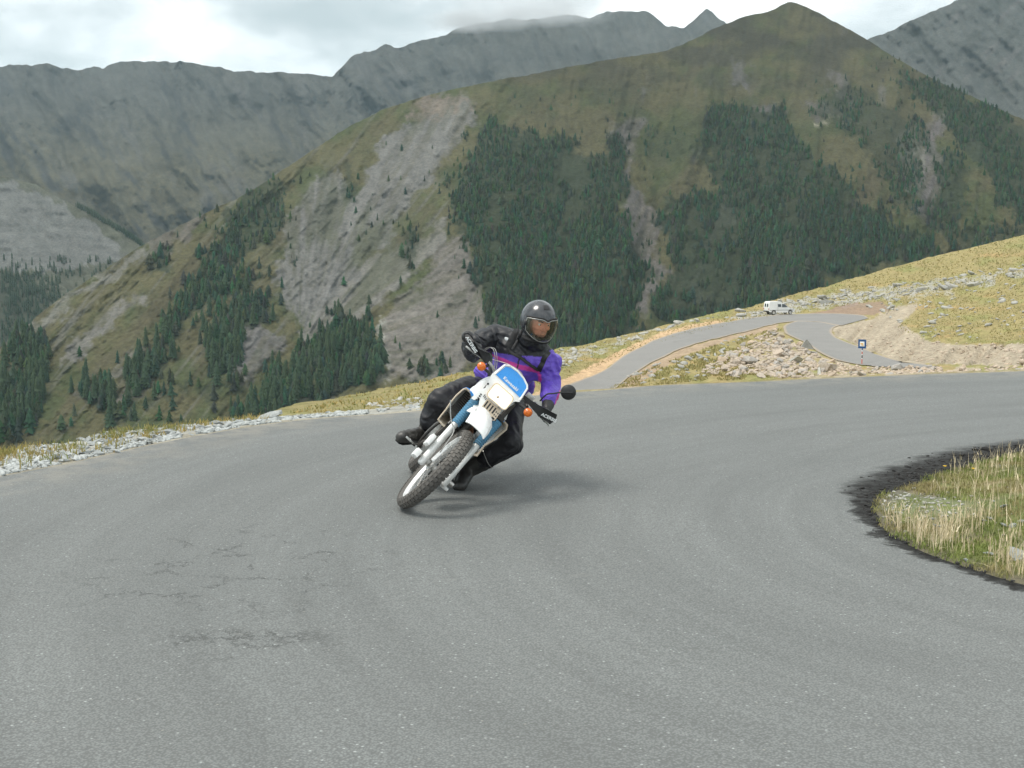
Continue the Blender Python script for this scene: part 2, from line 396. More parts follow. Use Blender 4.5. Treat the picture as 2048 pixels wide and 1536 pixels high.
# ---- spur with the grey cliff on the left, behind the main slope
def m2_colour(PX, PY):
    WX, WY = warp(PX, PY, 22, 30, 41)
    c = np.zeros(PX.shape + (3,)); c[:] = (0.13, 0.135, 0.1)
    c = mixc(c, (0.21, 0.215, 0.205), inpoly(WX, WY, [(-2100,200),(-400,335),(40,372),(130,410),(215,470),(255,520),(120,545),(-400,520),(-2100,420)]) * 0.9)
    c = mixc(c, (0.15, 0.15, 0.145), sst(0.1, 0.5, fbm(PX / 60, PY / 7, 4, 42)) * (PY < 520) * 0.6)
    c = mixc(c, (0.05, 0.06, 0.04), inpoly(WX, WY, [(-2100,420),(-400,520),(0,545),(60,570),(110,600),(60,680),(-400,900),(-2100,1000)]) * 0.7)
    return np.clip(c * 0.62 * (1 + 0.22 * fbm(PX / 10, PY / 10, 3, 43)[..., None]), 0.01, 0.6)  # spur dimmed overall, cloud-deck shade painted in along with darker soil
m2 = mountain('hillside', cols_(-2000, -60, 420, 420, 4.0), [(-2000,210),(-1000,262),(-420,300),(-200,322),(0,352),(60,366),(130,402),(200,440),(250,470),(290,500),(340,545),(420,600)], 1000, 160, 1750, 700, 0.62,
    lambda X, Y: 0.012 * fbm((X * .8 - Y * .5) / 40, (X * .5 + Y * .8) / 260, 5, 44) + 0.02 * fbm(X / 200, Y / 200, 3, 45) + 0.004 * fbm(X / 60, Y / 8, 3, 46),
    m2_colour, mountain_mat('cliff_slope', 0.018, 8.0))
# ---- far ridge
R3 = [(-2000,60),(-1400,110),(-900,70),(-500,150),(-300,118),(-100,128),(0,132),(48,129),(70,133),(95,127),(120,137),(145,140),(200,134),(245,124),(340,122),(380,126),(420,133),(500,143),(580,147),(662,151),(690,126),(712,108),(735,101),(752,100),(775,90),(790,96),(830,84),(890,72),(910,60),(950,48),(990,44),(1030,38),(1080,36),(1140,30),(1180,34),(1220,23),(1290,22),(1312,34),(1336,52),(1366,55),(1388,38),(1411,18),(1440,38),(1466,54),(1520,70),(1600,90),(1800,110),(2700,140),(4100,90)]
def m3_colour(PX, PY):
    c = np.zeros(PX.shape + (3,)); c[:] = (0.135, 0.136, 0.120)
    c = mixc(c, (0.165, 0.150, 0.088), sst(170, 380, PY) * 0.85)
    c = mixc(c, (0.17, 0.168, 0.16), sst(0.1, 0.6, fbm((PX * .8 - PY * .5) / 36, (PX * .5 + PY * .8) / 130, 5, 51, 0.6)) * 0.7)
    c = mixc(c, (0.07, 0.073, 0.072), sst(0.05, 0.5, fbm((PX * .85 - PY * .5) / 24, (PX * .5 + PY * .85) / 70, 5, 52, 0.65)) * 0.9 * sst(120, 190, PY) )
    c = mixc(c, (0.14, 0.125, 0.075), sst(0.1, 0.5, fbm(PX / 110, PY / 30, 4, 53)) * sst(300, 380, PY))
    return np.clip(c * 0.46 * (1 + 0.35 * fbm(PX / 9, PY / 9, 3, 54)[..., None]), 0.01, 0.6)  # ridge colour lowered: dark ground plus painted-in shade of the cloud deck
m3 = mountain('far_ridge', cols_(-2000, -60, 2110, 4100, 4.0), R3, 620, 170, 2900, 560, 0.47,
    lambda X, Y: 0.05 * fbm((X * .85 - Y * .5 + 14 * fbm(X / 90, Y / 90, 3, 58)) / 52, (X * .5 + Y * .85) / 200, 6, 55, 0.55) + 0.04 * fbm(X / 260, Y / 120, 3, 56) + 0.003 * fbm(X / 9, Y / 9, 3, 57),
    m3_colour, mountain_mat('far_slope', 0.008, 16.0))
R4 = [(1500,200),(1640,140),(1700,96),(1737,78),(1800,52),(1900,8),(1960,-22),(2048,-75),(2300,-150),(2700,-170),(3300,-90),(4100,20)]
def m4_colour(PX, PY):
    c = np.zeros(PX.shape + (3,)); c[:] = (0.15, 0.158, 0.145)
    c = mixc(c, (0.09, 0.1, 0.085), sst(0.0, 0.45, fbm(PX / 80, PY / 34, 5, 61, 0.6)) * 0.85)
    c = mixc(c, (0.21, 0.2, 0.19), sst(0.2, 0.6, fbm((PX * .7 + PY * .7) / 14, (-PX * .7 + PY * .7) / 120, 5, 62)) * 0.7)
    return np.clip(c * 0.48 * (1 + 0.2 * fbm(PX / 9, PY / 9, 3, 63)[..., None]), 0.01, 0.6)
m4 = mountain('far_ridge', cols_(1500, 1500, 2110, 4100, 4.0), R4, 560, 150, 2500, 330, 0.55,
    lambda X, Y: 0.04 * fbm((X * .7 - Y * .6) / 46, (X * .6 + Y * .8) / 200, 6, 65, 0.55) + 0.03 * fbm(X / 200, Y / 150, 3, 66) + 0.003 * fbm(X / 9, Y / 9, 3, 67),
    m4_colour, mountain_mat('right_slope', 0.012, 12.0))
# valley bottom under everything, out to the horizon
vb = raw_mesh('valley_floor', [(-14000, -3000, -560), (14000, -3000, -560), (14000, 16000, -560), (-14000, 16000, -560)], [(0, 1, 2, 3)])
tag(link('valley_floor', vb, pmat('valley_turf', (0.09, 0.1, 0.06), 0.95, scale=0.01, var=0.4, spec=0.1)), kind='structure')

# ================================================================== CONIFERS
def conifer_template(rnd, layers, spikes, broad=1.0):
    V = []; F = []
    for k in range(layers):
        t = k / layers; zc = 0.08 + 0.92 * t; r = 0.215 * broad * (1 - t) ** 0.8 * (0.8 + 0.35 * rnd.random()) + 0.012
        top = min(1.0, zc + 0.92 / layers * (1.75 + 0.3 * rnd.random()))
        b = len(V); ox = (rnd.random() - .5) * 0.03; oy = (rnd.random() - .5) * 0.03
        V.append((ox * .5, oy * .5, top)); ph = rnd.random() * 6.28
        for s in range(spikes * 2):
            rr = r * (1.0 + 0.5 * (rnd.random() - .5)) if s % 2 == 0 else r * 0.55
            a = ph + math.pi * s / spikes + 0.2 * (rnd.random() - .5)
            V.append((ox + math.cos(a) * rr, oy + math.sin(a) * rr, zc - (0.05 if s % 2 == 0 else -0.02) * (1 - t) + 0.02 * (rnd.random() - .5)))
        for s in range(spikes * 2):
            F.append((b, b + 1 + s, b + 1 + (s + 1) % (spikes * 2)))
    return np.array(V), np.array(F)
tree_mat = NT('conifer_needles'); _v = tree_mat.co(kind='Object')
_r = tree_mat.new('ShaderNodeObjectInfo').outputs['Random']
_c1 = tree_mat.mix(tree_mat.noise(_v, 0.9, 5, 0.7), (0.022, 0.042, 0.026), (0.05, 0.082, 0.042))
_c1 = tree_mat.mix(tree_mat.math('MULTIPLY', _r, 0.45), _c1, (0.048, 0.062, 0.026))
tree_mat = tree_mat.set(col=_c1, rough=0.85, spec=0.12)
forest_mat = NT('forest_needles'); _v = forest_mat.co(kind='Object')
_c1 = forest_mat.mix(forest_mat.noise(_v, 0.35, 5, 0.7), (0.016, 0.034, 0.024), (0.040, 0.068, 0.036))
_c1 = forest_mat.mix(1.0, _c1, forest_mat.attr('Tint'), 'MULTIPLY')
forest_mat = forest_mat.set(col=_c1, rough=0.85, spec=0.12)
bark = pmat('bark', (0.075, 0.055, 0.04), 0.9, bump=0.6, scale=4, bscale=8)
rt = random.Random(11)
# candidate trees
CX = []; CY = []; WD = []
for poly, dens in FOREST:
    xs = [p[0] for p in poly]; ys = [p[1] for p in poly]
    x0, x1, y0, y1 = min(xs), max(xs), min(ys), max(ys)
    n = int((x1 - x0) * (y1 - y0) / (17.0 if x0 > 780 else 32.0) * dens)
    x = RNG.uniform(x0 - 10, x1 + 10, n); y = RNG.uniform(y0 - 10, y1 + 10, n)
    k = (softin(x, y, poly, 42, 34, 21, 7) > RNG.uniform(0.02, 0.98, n)) & (np.where(x < 760, fbm(x / 30, y / 22, 4, 71, 0.6) + 0.32, 0.55 * fbm(x / 16, y / 14, 4, 71, 0.6) + 0.75 * fbm((x * .9 + y * .3) / 40, (y - .3 * x) / 95, 3, 77)) > -0.17 - 0.13 * (x > 760) * sst(330, 520, y) + (1 - dens) * 0.3)
    CX.append(x[k]); CY.append(y[k])
# scattered single trees
for (x0, y0, x1, y1, n) in ((680,290,960,520,26),(940,180,1300,300,40),(1290,260,1480,420,34),(1600,150,1900,420,60),(1740,82,1860,170,34),(380,330,620,480,30),(0,700,460,860,26),(300,380,460,520,16),(1860,430,2040,500,30),(1230,420,1420,640,40),(780,560,960,740,7),(560,480,760,660,10)):
    CX.append(RNG.uniform(x0, x1, n)); CY.append(RNG.uniform(y0, y1, n))
CX = np.concatenate(CX); CY = np.concatenate(CY)
CY = np.clip(CY, 0, 1000)
TP, ok = on_m1(CX, CY); CX, CY, TP = CX[ok], CY[ok], TP[ok]
hgt = (5.6 + 8.6 * sst(300, 800, CY) * (1 - sst(700, 1000, CX) * 0.72)) * np.clip(RNG.lognormal(-0.16, 0.34, len(CX)), 0.3, 1.7)
visible = (CX > 0) & (CX < 2048) & (CY < 860)
size = np.where(visible & (CX < 780) & (CY > 300), hgt / TP[:, 1], 0)
order = np.argsort(-size); NIND = 300
ind = order[:NIND]; mass = order[NIND:]
print('trees', len(CX))
tmpl = [conifer_template(rt, 5, 4, rt.uniform(0.8, 1.15)) for _ in range(7)]
VV = []; FF = []; TT = []; off = 0
for k in range(7):
    sel = mass[k::7]; tv, tf = tmpl[k]; n = len(sel)
    ang = RNG.uniform(0, 6.28, n); h = hgt[sel]; wd = RNG.uniform(0.8, 1.9, n)
    ca, sa = np.cos(ang), np.sin(ang)
    X = (tv[None, :, 0] * ca[:, None] - tv[None, :, 1] * sa[:, None]) * (h * wd)[:, None] + TP[sel, 0][:, None]
    Y = (tv[None, :, 0] * sa[:, None] + tv[None, :, 1] * ca[:, None]) * (h * wd)[:, None] + TP[sel, 1][:, None]
    Z = tv[None, :, 2] * h[:, None] + TP[sel, 2][:, None] - 0.6
    VV.append(np.stack([X, Y, Z], -1).reshape(-1, 3))
    FF.append((tf[None] + (np.arange(n) * len(tv))[:, None, None] + off).reshape(-1, 3)); off += n * len(tv)
    tint = np.stack([RNG.uniform(0.6, 1.5, n), RNG.uniform(0.7, 1.3, n), RNG.uniform(0.7, 1.2, n)], -1) * RNG.choice([0.7, 0.9, 1.0, 1.25], n)[:, None]
    TT.append(np.repeat(tint[:, None], len(tv), 1).reshape(-1, 3))
me = raw_mesh('conifer_forest', np.concatenate(VV), np.concatenate(FF)); vcol(me, 'Tint', np.concatenate(TT))
fo = link('conifer_forest', me, forest_mat)
tag(fo, 'dark green conifer forest covering the mountain side beyond the valley', kind='stuff')
# the nearest three hundred, each a tree
protos = []
for k in range(4):
    tv, tf = conifer_template(rt, 8, 7, rt.uniform(0.85, 1.1))
    cm = raw_mesh('crown', tv, tf); cm.materials.append(tree_mat)
    bmt = bmesh.new(); bmesh.ops.create_cone(bmt, segments=6, radius1=0.02, radius2=0.006, depth=0.8, cap_ends=True)
    bmesh.ops.translate(bmt, vec=(0, 0, 0.36), verts=bmt.verts); tm = bpy.data.meshes.new('trunk'); bmt.to_mesh(tm); bmt.free()
    tm.materials.append(bark); protos.append((cm, tm))
CL = [  # clump centre, radius, words
 ((40,780),75,'dark conifer in the dense clump at the left edge of the photo, above the verge'),
 ((190,795),48,'conifer in the small clump standing alone low on the slope at the left'),
 ((240,825),34,'conifer in the row just above the white stones of the left verge'),
 ((300,742),52,'conifer in the narrow stand above the road verge, left of centre'),
 ((450,690),100,'tall conifer in the long strip of wood running down to the grey scree patch'),
 ((420,600),110,'conifer in the slanting wood between the two grassy ribs'),
 ((490,450),120,'conifer in the upper wood below the left crest of the slope'),
 ((610,755),150,'conifer in the big wood rising behind the grassy shoulder left of the rider'),
 ((730,690),90,'conifer in the wood just left of the rider'),
]
SHORT = {c_[2]: s_ for c_, s_ in zip(CL, ('conifer in the dense clump on the left edge,', 'conifer in the small separate clump low at the left,', 'conifer in the short row above the white stones,', 'conifer in the narrow stand above the verge,', 'conifer in the long strip left of the grey patch,', 'conifer in the slanting wood between grassy ribs,', 'conifer in the wood below the left crest,', 'conifer in the big wood left of the rider,', 'conifer in the wood touching the rider,'))}
for q, i in enumerate(ind):
    cm, tm = protos[q % 4]
    px, py = CX[i], CY[i]; best = min(CL, key=lambda c: math.hypot(px - c[0][0], py - c[0][1]) / c[1])
    near = math.hypot(px - best[0][0], py - best[0][1]) < best[1] * 1.1
    t = empty('conifer_tree'); t.location = TP[i] - np.array((0, 0, 0.5)); t.rotation_euler = (0, 0, rt.uniform(0, 6.28))
    t.scale = (hgt[i] * rt.uniform(0.85, 1.2),) * 2 + (hgt[i],)
    q_ = '' if not near else (' at its ' + ('upper' if py < best[0][1] else 'lower') + (' left' if px < best[0][0] - best[1] * .25 else ' right' if px > best[0][0] + best[1] * .25 else ' middle') + (' edge' if math.hypot(px - best[0][0], py - best[0][1]) > best[1] * .6 else ' part'))
    lab = (SHORT[best[2]] + q_) if near else 'small lone conifer scattered on the open grassy slope beyond the valley'
    tag(t, lab, 'tree', 'conifers: ' + (best[2][:40] if near else 'lone ones on the open slope'))
    for nm, mm in (('crown', cm), ('trunk', tm)):
        o = bpy.data.objects.new(nm, mm); C.objects.link(o); o.parent = t
# trees on the spur behind, left: a far-off wood
jx = np.concatenate([RNG.uniform(150, 300, 300), RNG.uniform(0, 120, 420), RNG.uniform(0, 240, 160)]); jy = np.concatenate([370 + (jx[:300] - 120) * 0.62 + RNG.uniform(-9, 26, 300), RNG.uniform(545, 690, 420), RNG.uniform(520, 620, 160)])
_, X2, P2x, P2y, P2 = m2
sel = []
for x, y in zip(jx, jy):
    j = int(np.clip(np.searchsorted(X2, x), 0, P2.shape[1] - 1)); cy = P2y[:, j]
    if y < cy[0]: y = cy[0] + 2
    i = int(np.clip(np.interp(y, cy, np.arange(len(cy))), 0, len(cy) - 1)); sel.append(P2[i, j])
sel = np.array(sel); VV = []; FF = []; off = 0; TT = []
tv, tf = tmpl[2]; h = RNG.uniform(6, 12, len(sel))
VV = tv[None] * h[:, None, None] + sel[:, None]; FF = tf[None] + (np.arange(len(sel)) * len(tv))[:, None, None]
me = raw_mesh('far_conifers', VV.reshape(-1, 3), FF.reshape(-1, 3)); vcol(me, 'Tint', np.ones((len(VV.reshape(-1, 3)), 3)))
tag(link('far_conifers', me, forest_mat), 'small dark conifers lining the spur with the grey cliff, far left', kind='stuff')
# ================================================================== NEAR GROUND
def g2(pts): return [tuple(gpt(a, b)[:2]) for a, b in pts]
OUT_IMG = [(0,952),(60,941),(120,930),(250,901),(380,874),(500,853),(640,836),(760,827),(830,821),(950,806),(1050,794),(1120,787),(1200,781),(1300,771),(1500,763),(1700,754),(1850,748),(2048,742),(2400,736)]
OUTER = [(-1.5,-9.5),(-4.2,-6),(-6.0,-2),(-6.4,2),(-5.9,5.5),(-5.0,8)] + g2(OUT_IMG) + [(13,19.4),(20,20),(20,6),(20,-9.5)]
IN_IMG = [(2048,911),(1971,926),(1946,937),(1897,947),(1862,960),(1845,972),(1805,981),(1775,991),(1759,1012),(1762,1038),(1778,1060),(1812,1082),(1838,1096),(1892,1118),(1958,1139),(2048,1166)]
INNER = [(14,13.4),(9,12.6),(6.2,11.7)] + g2(IN_IMG) + [(3.25,6.0),(4.4,5.2),(7,4.3),(14,3.5)]
def resample(pl, step):
    P = np.array(pl, float); d = np.r_[0, np.cumsum(np.hypot(*np.diff(P, axis=0).T))]
    n = int(d[-1] / step); s = np.linspace(0, d[-1], n)
    return pchip(d, P, s)
def smooth_curve(pl, step, it):
    q = resample(pl, step)
    for _ in range(it): q[1:-1] = (q[:-2] + 2 * q[1:-1] + q[2:]) / 4
    return q
OUTc = smooth_curve(OUTER[:-4], 0.1, 6); INc = smooth_curve(INNER, 0.05, 5)
# asphalt: rings round a point inside the bend, so that its rim is exactly the road edge
pv = np.array((2.0, 6.5))
outp = np.concatenate([OUTc, np.array(OUTER[-4:])])
th = np.linspace(0, 2 * math.pi, 1100, endpoint=False)
cl = np.concatenate([outp, outp[:1]])
rad = np.zeros(len(th))
a0 = cl[:-1] - pv; d0 = cl[1:] - cl[:-1]
for k, a in enumerate(th):
    u = np.array((math.cos(a), math.sin(a))); cr_ = u[0] * d0[:, 1] - u[1] * d0[:, 0]
    with np.errstate(divide='ignore', invalid='ignore'):
        t = (a0[:, 0] * d0[:, 1] - a0[:, 1] * d0[:, 0]) / cr_; s_ = (a0[:, 0] * u[1] - a0[:, 1] * u[0]) / cr_
    t = t[(s_ >= 0) & (s_ <= 1) & (t > 0)]; rad[k] = t.max() if len(t) else 8
fr = np.linspace(1e-5, 1, 230)[:, None]
PX_ = pv[0] + fr * (rad * np.cos(th))[None]; PY_ = pv[1] + fr * (rad * np.sin(th))[None]
def undul(x, y): return 0.012 * fbm(x / 1.7, y / 1.7, 3, 80)
Zr = undul(PX_, PY_)
road = gridmesh('road', np.stack([PX_, PY_, Zr], -1), wrap=True)
din = polydist(PX_, PY_, [tuple(p) for p in INc[::6]]); dout = polydist(PX_, PY_, [tuple(p) for p in outp[::4]])
ctr = np.array((6.5, 9.0)); ang = np.arctan2(PY_ - ctr[1], ctr[0] - PX_)
vflt(road, 'din', din); vflt(road, 'dout', dout); vflt(road, 'ang', ang)
a = NT('asphalt'); vv = a.co(); vraw = a.co((1, 1, 1))
din_ = a.attr('din', 'Fac'); dout_ = a.attr('dout', 'Fac'); ang_ = a.attr('ang', 'Fac')
cmb = a.new('ShaderNodeCombineXYZ'); a.l.new(a.math('MULTIPLY', din_, 1.0), cmb.inputs[0]); a.l.new(a.math('MULTIPLY', ang_, 0.9), cmb.inputs[1])
streak = a.noise(cmb.outputs[0], 2.2, 6, 0.6, 0.3)
base = a.mix(a.noise(vv, 0.7, 5, 0.55), (0.158, 0.169, 0.165), (0.190, 0.201, 0.196))
base = a.mix(1.0, base, a.ramp(streak, (0.3, 0.885), (0.7, 1.10)), 'MULTIPLY')
cmb2 = a.new('ShaderNodeCombineXYZ'); a.l.new(a.math('MULTIPLY', din_, 3.4), cmb2.inputs[0]); a.l.new(a.math('MULTIPLY', ang_, 0.55), cmb2.inputs[1])
base = a.mix(1.0, base, a.ramp(a.noise(cmb2.outputs[0], 2.6, 4, 0.65, 0.15), (0.3, 0.94), (0.7, 1.055)), 'MULTIPLY')
base = a.mix(1.0, base, a.ramp(a.noise(vv, 34, 4, 0.75), (0.28, 0.90), (0.72, 1.09)), 'MULTIPLY')
# stones of the aggregate
ag = a.vor(vv, 95, out='Color'); agd = a.vor(vv, 95)
agv = a.new('ShaderNodeSeparateColor'); a.l.new(ag, agv.inputs[0])
base = a.mix(1.0, base, a.ramp(agv.outputs[0], (0.0, 0.90), (0.5, 0.99), (0.9, 1.06), (0.99, 1.10), (0.997, 1.9)), 'MULTIPLY')
base = a.mix(a.ramp(agd, (0.35, 0.0), (0.6, 0.5)), base, (0.07, 0.07, 0.068))
big2 = a.vor(vv, 34, out='Color'); b2 = a.new('ShaderNodeSeparateColor'); a.l.new(big2, b2.inputs[0])
base = a.mix(a.math('MULTIPLY', a.ramp(b2.outputs[1], (0.965, 0.0), (0.98, 0.45)), a.ramp(a.vor(vv, 34), (0.12, 1.0), (0.22, 0.0))), base, (0.40, 0.39, 0.35))
# pale scuffs
base = a.mix(a.ramp(a.noise(a.co((1.0, 2.6, 1)), 0.9, 9, 0.78, 0.6), (0.63, 0.0), (0.74, 0.38)), base, (0.30, 0.285, 0.25))
# dusty outer margin
base = a.mix(a.math('MULTIPLY', a.ramp(dout_, (0.0, 0.85), (0.9, 0.0)), a.ramp(a.noise(vv, 3, 6, 0.7), (0.42, 0.0), (0.6, 0.8))), base, (0.25, 0.235, 0.2))
# fresh tar along the inside of the bend
dn = a.math('ADD', din_, a.math('MULTIPLY', a.math('SUBTRACT', a.noise(a.co((1, 1.25, 1)), 3.2, 9, 0.74, 0.5), 0.5), 0.5))
wid = a.ramp(ang_, (0.0, 1.0), (1.0, 1.0))
sx = a.new('ShaderNodeSeparateXYZ'); a.l.new(vv, sx.inputs[0])
wy = a.math('SUBTRACT', sx.outputs[1], 7.55)
wr = a.ramp(a.math('MULTIPLY', wy, 0.25), (0.0, 0.26), (0.2, 0.30), (0.32, 0.45), (0.5, 0.85), (1.0, 1.0))
tarf = a.math('DIVIDE', dn, a.math('MULTIPLY', wr, 0.62))
tar = a.ramp(tarf, (0.5, 0.98), (0.72, 0.85), (0.86, 0.4), (1.05, 0.0))
tar2 = a.math('MULTIPLY', tar, a.ramp(a.noise(vv, 14, 7, 0.7), (0.3, 0.75), (0.55, 1.0)))
base = a.mix(tar2, base, a.mix(a.noise(vv, 9, 6, 0.7), (0.008, 0.008, 0.008), (0.024, 0.023, 0.022)))
# cracks, only where the surface has broken up
def blob(cx0, cy0, rx, ry):
    dx = a.math('DIVIDE', a.math('SUBTRACT', sx.outputs[0], cx0), rx); dy = a.math('DIVIDE', a.math('SUBTRACT', sx.outputs[1], cy0), ry)
    r2 = a.math('ADD', a.math('MULTIPLY', dx, dx), a.math('MULTIPLY', dy, dy))
    return a.ramp(r2, (0.25, 1.0), (1.0, 0.0))
nz = a.noise(vv, 3.0, 6, 0.75, 0.0, True)
warpv = a.new('ShaderNodeVectorMath', operation='MULTIPLY_ADD'); a.l.new(nz, warpv.inputs[0]); warpv.inputs[1].default_value = (0.6, 0.6, 0.6); a.l.new(vv, warpv.inputs[2])
ck = a.vor(warpv.outputs[0], 2.3, 'DISTANCE_TO_EDGE'); ck2 = a.vor(warpv.outputs[0], 9.0, 'DISTANCE_TO_EDGE')
brk = a.ramp(a.noise(vv, 4, 4), (0.47, 0.0), (0.55, 1.0))
p1 = gpt(480, 1130); p2 = gpt(490, 1285)
c1 = a.math('MULTIPLY', a.math('MULTIPLY', a.ramp(ck, (0.0, 1.0), (0.024, 0.0)), blob(p1.x, p1.y, 1.1, 1.3)), brk)
c2 = a.math('MULTIPLY', a.math('MULTIPLY', a.ramp(ck2, (0.0, 1.0), (0.09, 0.0)), blob(p2.x, p2.y, 0.50, 0.30)), brk)
crk = a.math('MAXIMUM', c1, c2)
base = a.mix(a.math('MULTIPLY', crk, 0.68), base, (0.03, 0.03, 0.028))
hgt_ = a.math('ADD', a.math('MULTIPLY', a.math('SUBTRACT', 0.6, agd), 0.8), a.math('MULTIPLY', a.noise(vv, 60, 5, 0.7), 0.6))
hgt_ = a.math('SUBTRACT', hgt_, a.math('MULTIPLY', crk, 1.2))
a.set(col=base, rough=a.mix(tar2, 0.82, 0.9), spec=a.mix(tar2, 0.35, 0.08), normal=a.bump(hgt_, 0.55, 0.004))
tag(link('road', road, a.m, smooth=True), kind='structure')

# ---- outer ground: shoulder, island with the hairpin, hillside; columns of (pixel row, distance)
COLS = {
 -1400:[(960,15),(930,17),(905,19),(900,21),(900,23),(901,24),(902,25)],
 -300: [(985,10.2),(965,10.8),(950,11.3),(935,11.8),(925,12.2),(918,12.6),(912,13)],
 0:    [(940,10.1),(930,10.5),(921,10.9),(914,11.2),(909,11.5),(905,11.8),(902,12.2)],
 250:  [(892,11.5),(886,11.9),(880,12.3),(874,12.7),(869,13.1),(865,13.5),(862,14.0)],
 500:  [(848,12.9),(845,13.4),(842,14),(840,14.6),(838,15.2),(836,15.9),(834,16.6)],
 600:  [(833,14.2),(829,15.5),(824,17.5),(820,20),(815,23),(811,27),(808,31)],
 700:  [(826,14.6),(820,16.5),(812,20),(806,25),(801,31),(796,38),(792,46)],
 830:  [(815,15.6),(808,19),(798,25),(790,32),(783,40),(775,50),(767,60)],
 950:  [(801,16),(794,21),(784,29),(774,38),(763,50),(752,63),(743,78)],
 1050: [(790,16.8),(786,24),(780,36),(768,50),(750,68),(733,86),(718,108)],
 1120: [(784,17.5),(786,26),(786,42),(772,68),(745,88),(720,105),(699,128)],
 1200: [(780,17),(800,32),(790,60),(770,84),(742,98),(712,115),(683,140)],
 1300: [(772,17.5),(805,32),(785,60),(764,86),(722,108),(684,130),(658,158)],
 1400: [(765,18),(805,32),(778,60),(758,90),(700,112),(655,142),(633,172)],
 1500: [(762,18.5),(802,32),(772,60),(754,88),(704,110),(642,162),(611,195)],
 1600: [(758,19),(800,32),(768,60),(752,84),(700,112),(636,170),(585,215)],
 1720: [(753,19.5),(795,32),(762,60),(744,80),(722,102),(634,168),(551,240)],
 1800: [(750,20),(790,32),(758,60),(743,78),(727,92),(640,140),(528,250)],
 1900: [(746,20),(786,32),(754,60),(740,76),(722,90),(640,130),(503,258)],
 2048: [(741,20),(780,32),(750,60),(737,74),(718,88),(620,125),(467,262)],
 2400: [(735,20.5),(770,32),(740,60),(725,74),(700,88),(580,125),(400,262)],
 3600: [(730,26),(740,40),(720,60),(700,80),(670,100),(560,130),(380,262)],
}
ck_ = sorted(COLS); cv = np.array([COLS[k] for k in ck_], float)
tpx = np.concatenate([np.arange(-1400, -100, 25.0), np.arange(-100, 2150, 4.0), np.arange(2150, 3601, 25.0)])
K = pchip(ck_, cv, tpx)                      # (ncol, 7, 2)
ax, _ = rays(tpx, np.full(len(tpx), 768.0))
# distance at which each column leaves the road
ac = OUTc[:, 0] / OUTc[:, 1]; m_ = OUTc[:, 1] > 3
def edge_y(az):
    x = OUTc[m_]; s = x[:, 0] - az * x[:, 1]; i = np.where(s[:-1] * s[1:] <= 0)[0]
    if not len(i): return None
    i = i[-1]; t = s[i] / (s[i] - s[i + 1]); return x[i, 1] + t * (x[i + 1, 1] - x[i, 1])
ey = np.array([edge_y(z) or np.nan for z in ax]); ey = np.where(np.isnan(ey), np.interp(tpx, tpx[~np.isnan(ey)], ey[~np.isnan(ey)]), ey)
rows = []; NR = 300
tt = np.concatenate([np.linspace(0, 1, 46)[:-1], np.linspace(1, 7, NR)])
D = np.zeros((len(tt), len(tpx))); Z = np.zeros_like(D)
zt = undul(ax * ey, ey)
for j in range(len(tpx)):
    py = K[j, :, 0]; dd = K[j, :, 1].copy()
    dd = np.maximum(dd, ey[j] + 0.25 + 0.12 * np.arange(7))
    a_, b_ = rays(np.full(7, tpx[j]), py); zz = CH + b_ * dd
    kd = np.r_[ey[j], dd]; kz = np.r_[zt[j] + 0.004, zz]
    kv = np.r_[0, np.arange(1, 8)]
    D[:, j] = pchip(kv, kd, tt)
    Z[:, j] = pchip(kd, kz, D[:, j])
XX = ax[None] * D
_ , v_ = rays(np.zeros(1) + 1024, np.array([768.0]))
def to_py(Dm, Zm):
    v = (Zm - CH) / Dm; # invert rays
    u = (v * _c + _s) / (_c - v * _s); return 768 - u * FPX
PYg = to_py(D, Z); PXg = np.repeat(tpx[None], len(tt), 0)
# first road-hairpin mask so that its bed stays smooth
LEGA = [[(1180,806),(1085,790)],[(1225,783),(1150,766)],[(1260,754),(1204,744)],[(1295,731),(1250,711)],[(1330,713),(1280,695)],[(1365,697),(1312,679)],[(1408,684),(1345,668)],[(1448,674),(1378,659)],[(1490,664),(1448,645)],[(1530,653),(1500,636)],[(1555,647),(1535,632)],[(1589,643),(1597,628)],[(1632,645),(1662,627)],[(1676,652),(1722,631)],[(1694,648),(1733,637)]]
LEGB = [[(1589,643),(1632,645),(1676,652)],[(1572,648),(1620,652),(1664,657)],[(1564,655),(1612,660),(1661,664)],[(1568,667),(1618,668),(1669,675)],[(1590,678),(1640,680),(1690,685)],[(1614,690),(1668,694),(1726,698)],[(1640,708),(1700,708),(1771,716)],[(1665,719),(1735,720),(1812,726)],[(1700,728),(1775,730),(1860,732)],[(1745,734),(1820,737),(1930,739)]]
def ribbon_poly(R): return [r[0] for r in R] + [r[-1] for r in R[::-1]]
onroad = inpoly(PXg, PYg, ribbon_poly(LEGA)) | inpoly(PXg, PYg, ribbon_poly(LEGB))
nearroad = np.minimum(polydist(PXg, PYg, [r[0] for r in LEGA]), np.minimum(polydist(PXg, PYg, [r[-1] for r in LEGA]), np.minimum(polydist(PXg, PYg, [r[0] for r in LEGB]), polydist(PXg, PYg, [r[-1] for r in LEGB]))))
bed = np.where(onroad, 0, sst(0, 14, nearroad))
far = sst(16, 60, D)
rough = (0.035 * fbm(XX / 0.5, D / 0.5, 5, 101) * (1 - far) * sst(0, 0.6, D - ey[None]) + bed * far * (0.35 * fbm(XX / 5, D / 5, 5, 102, 0.6) + 0.12 * fbm(XX / 1.2, D / 1.2, 3, 103)))
Z = Z + rough
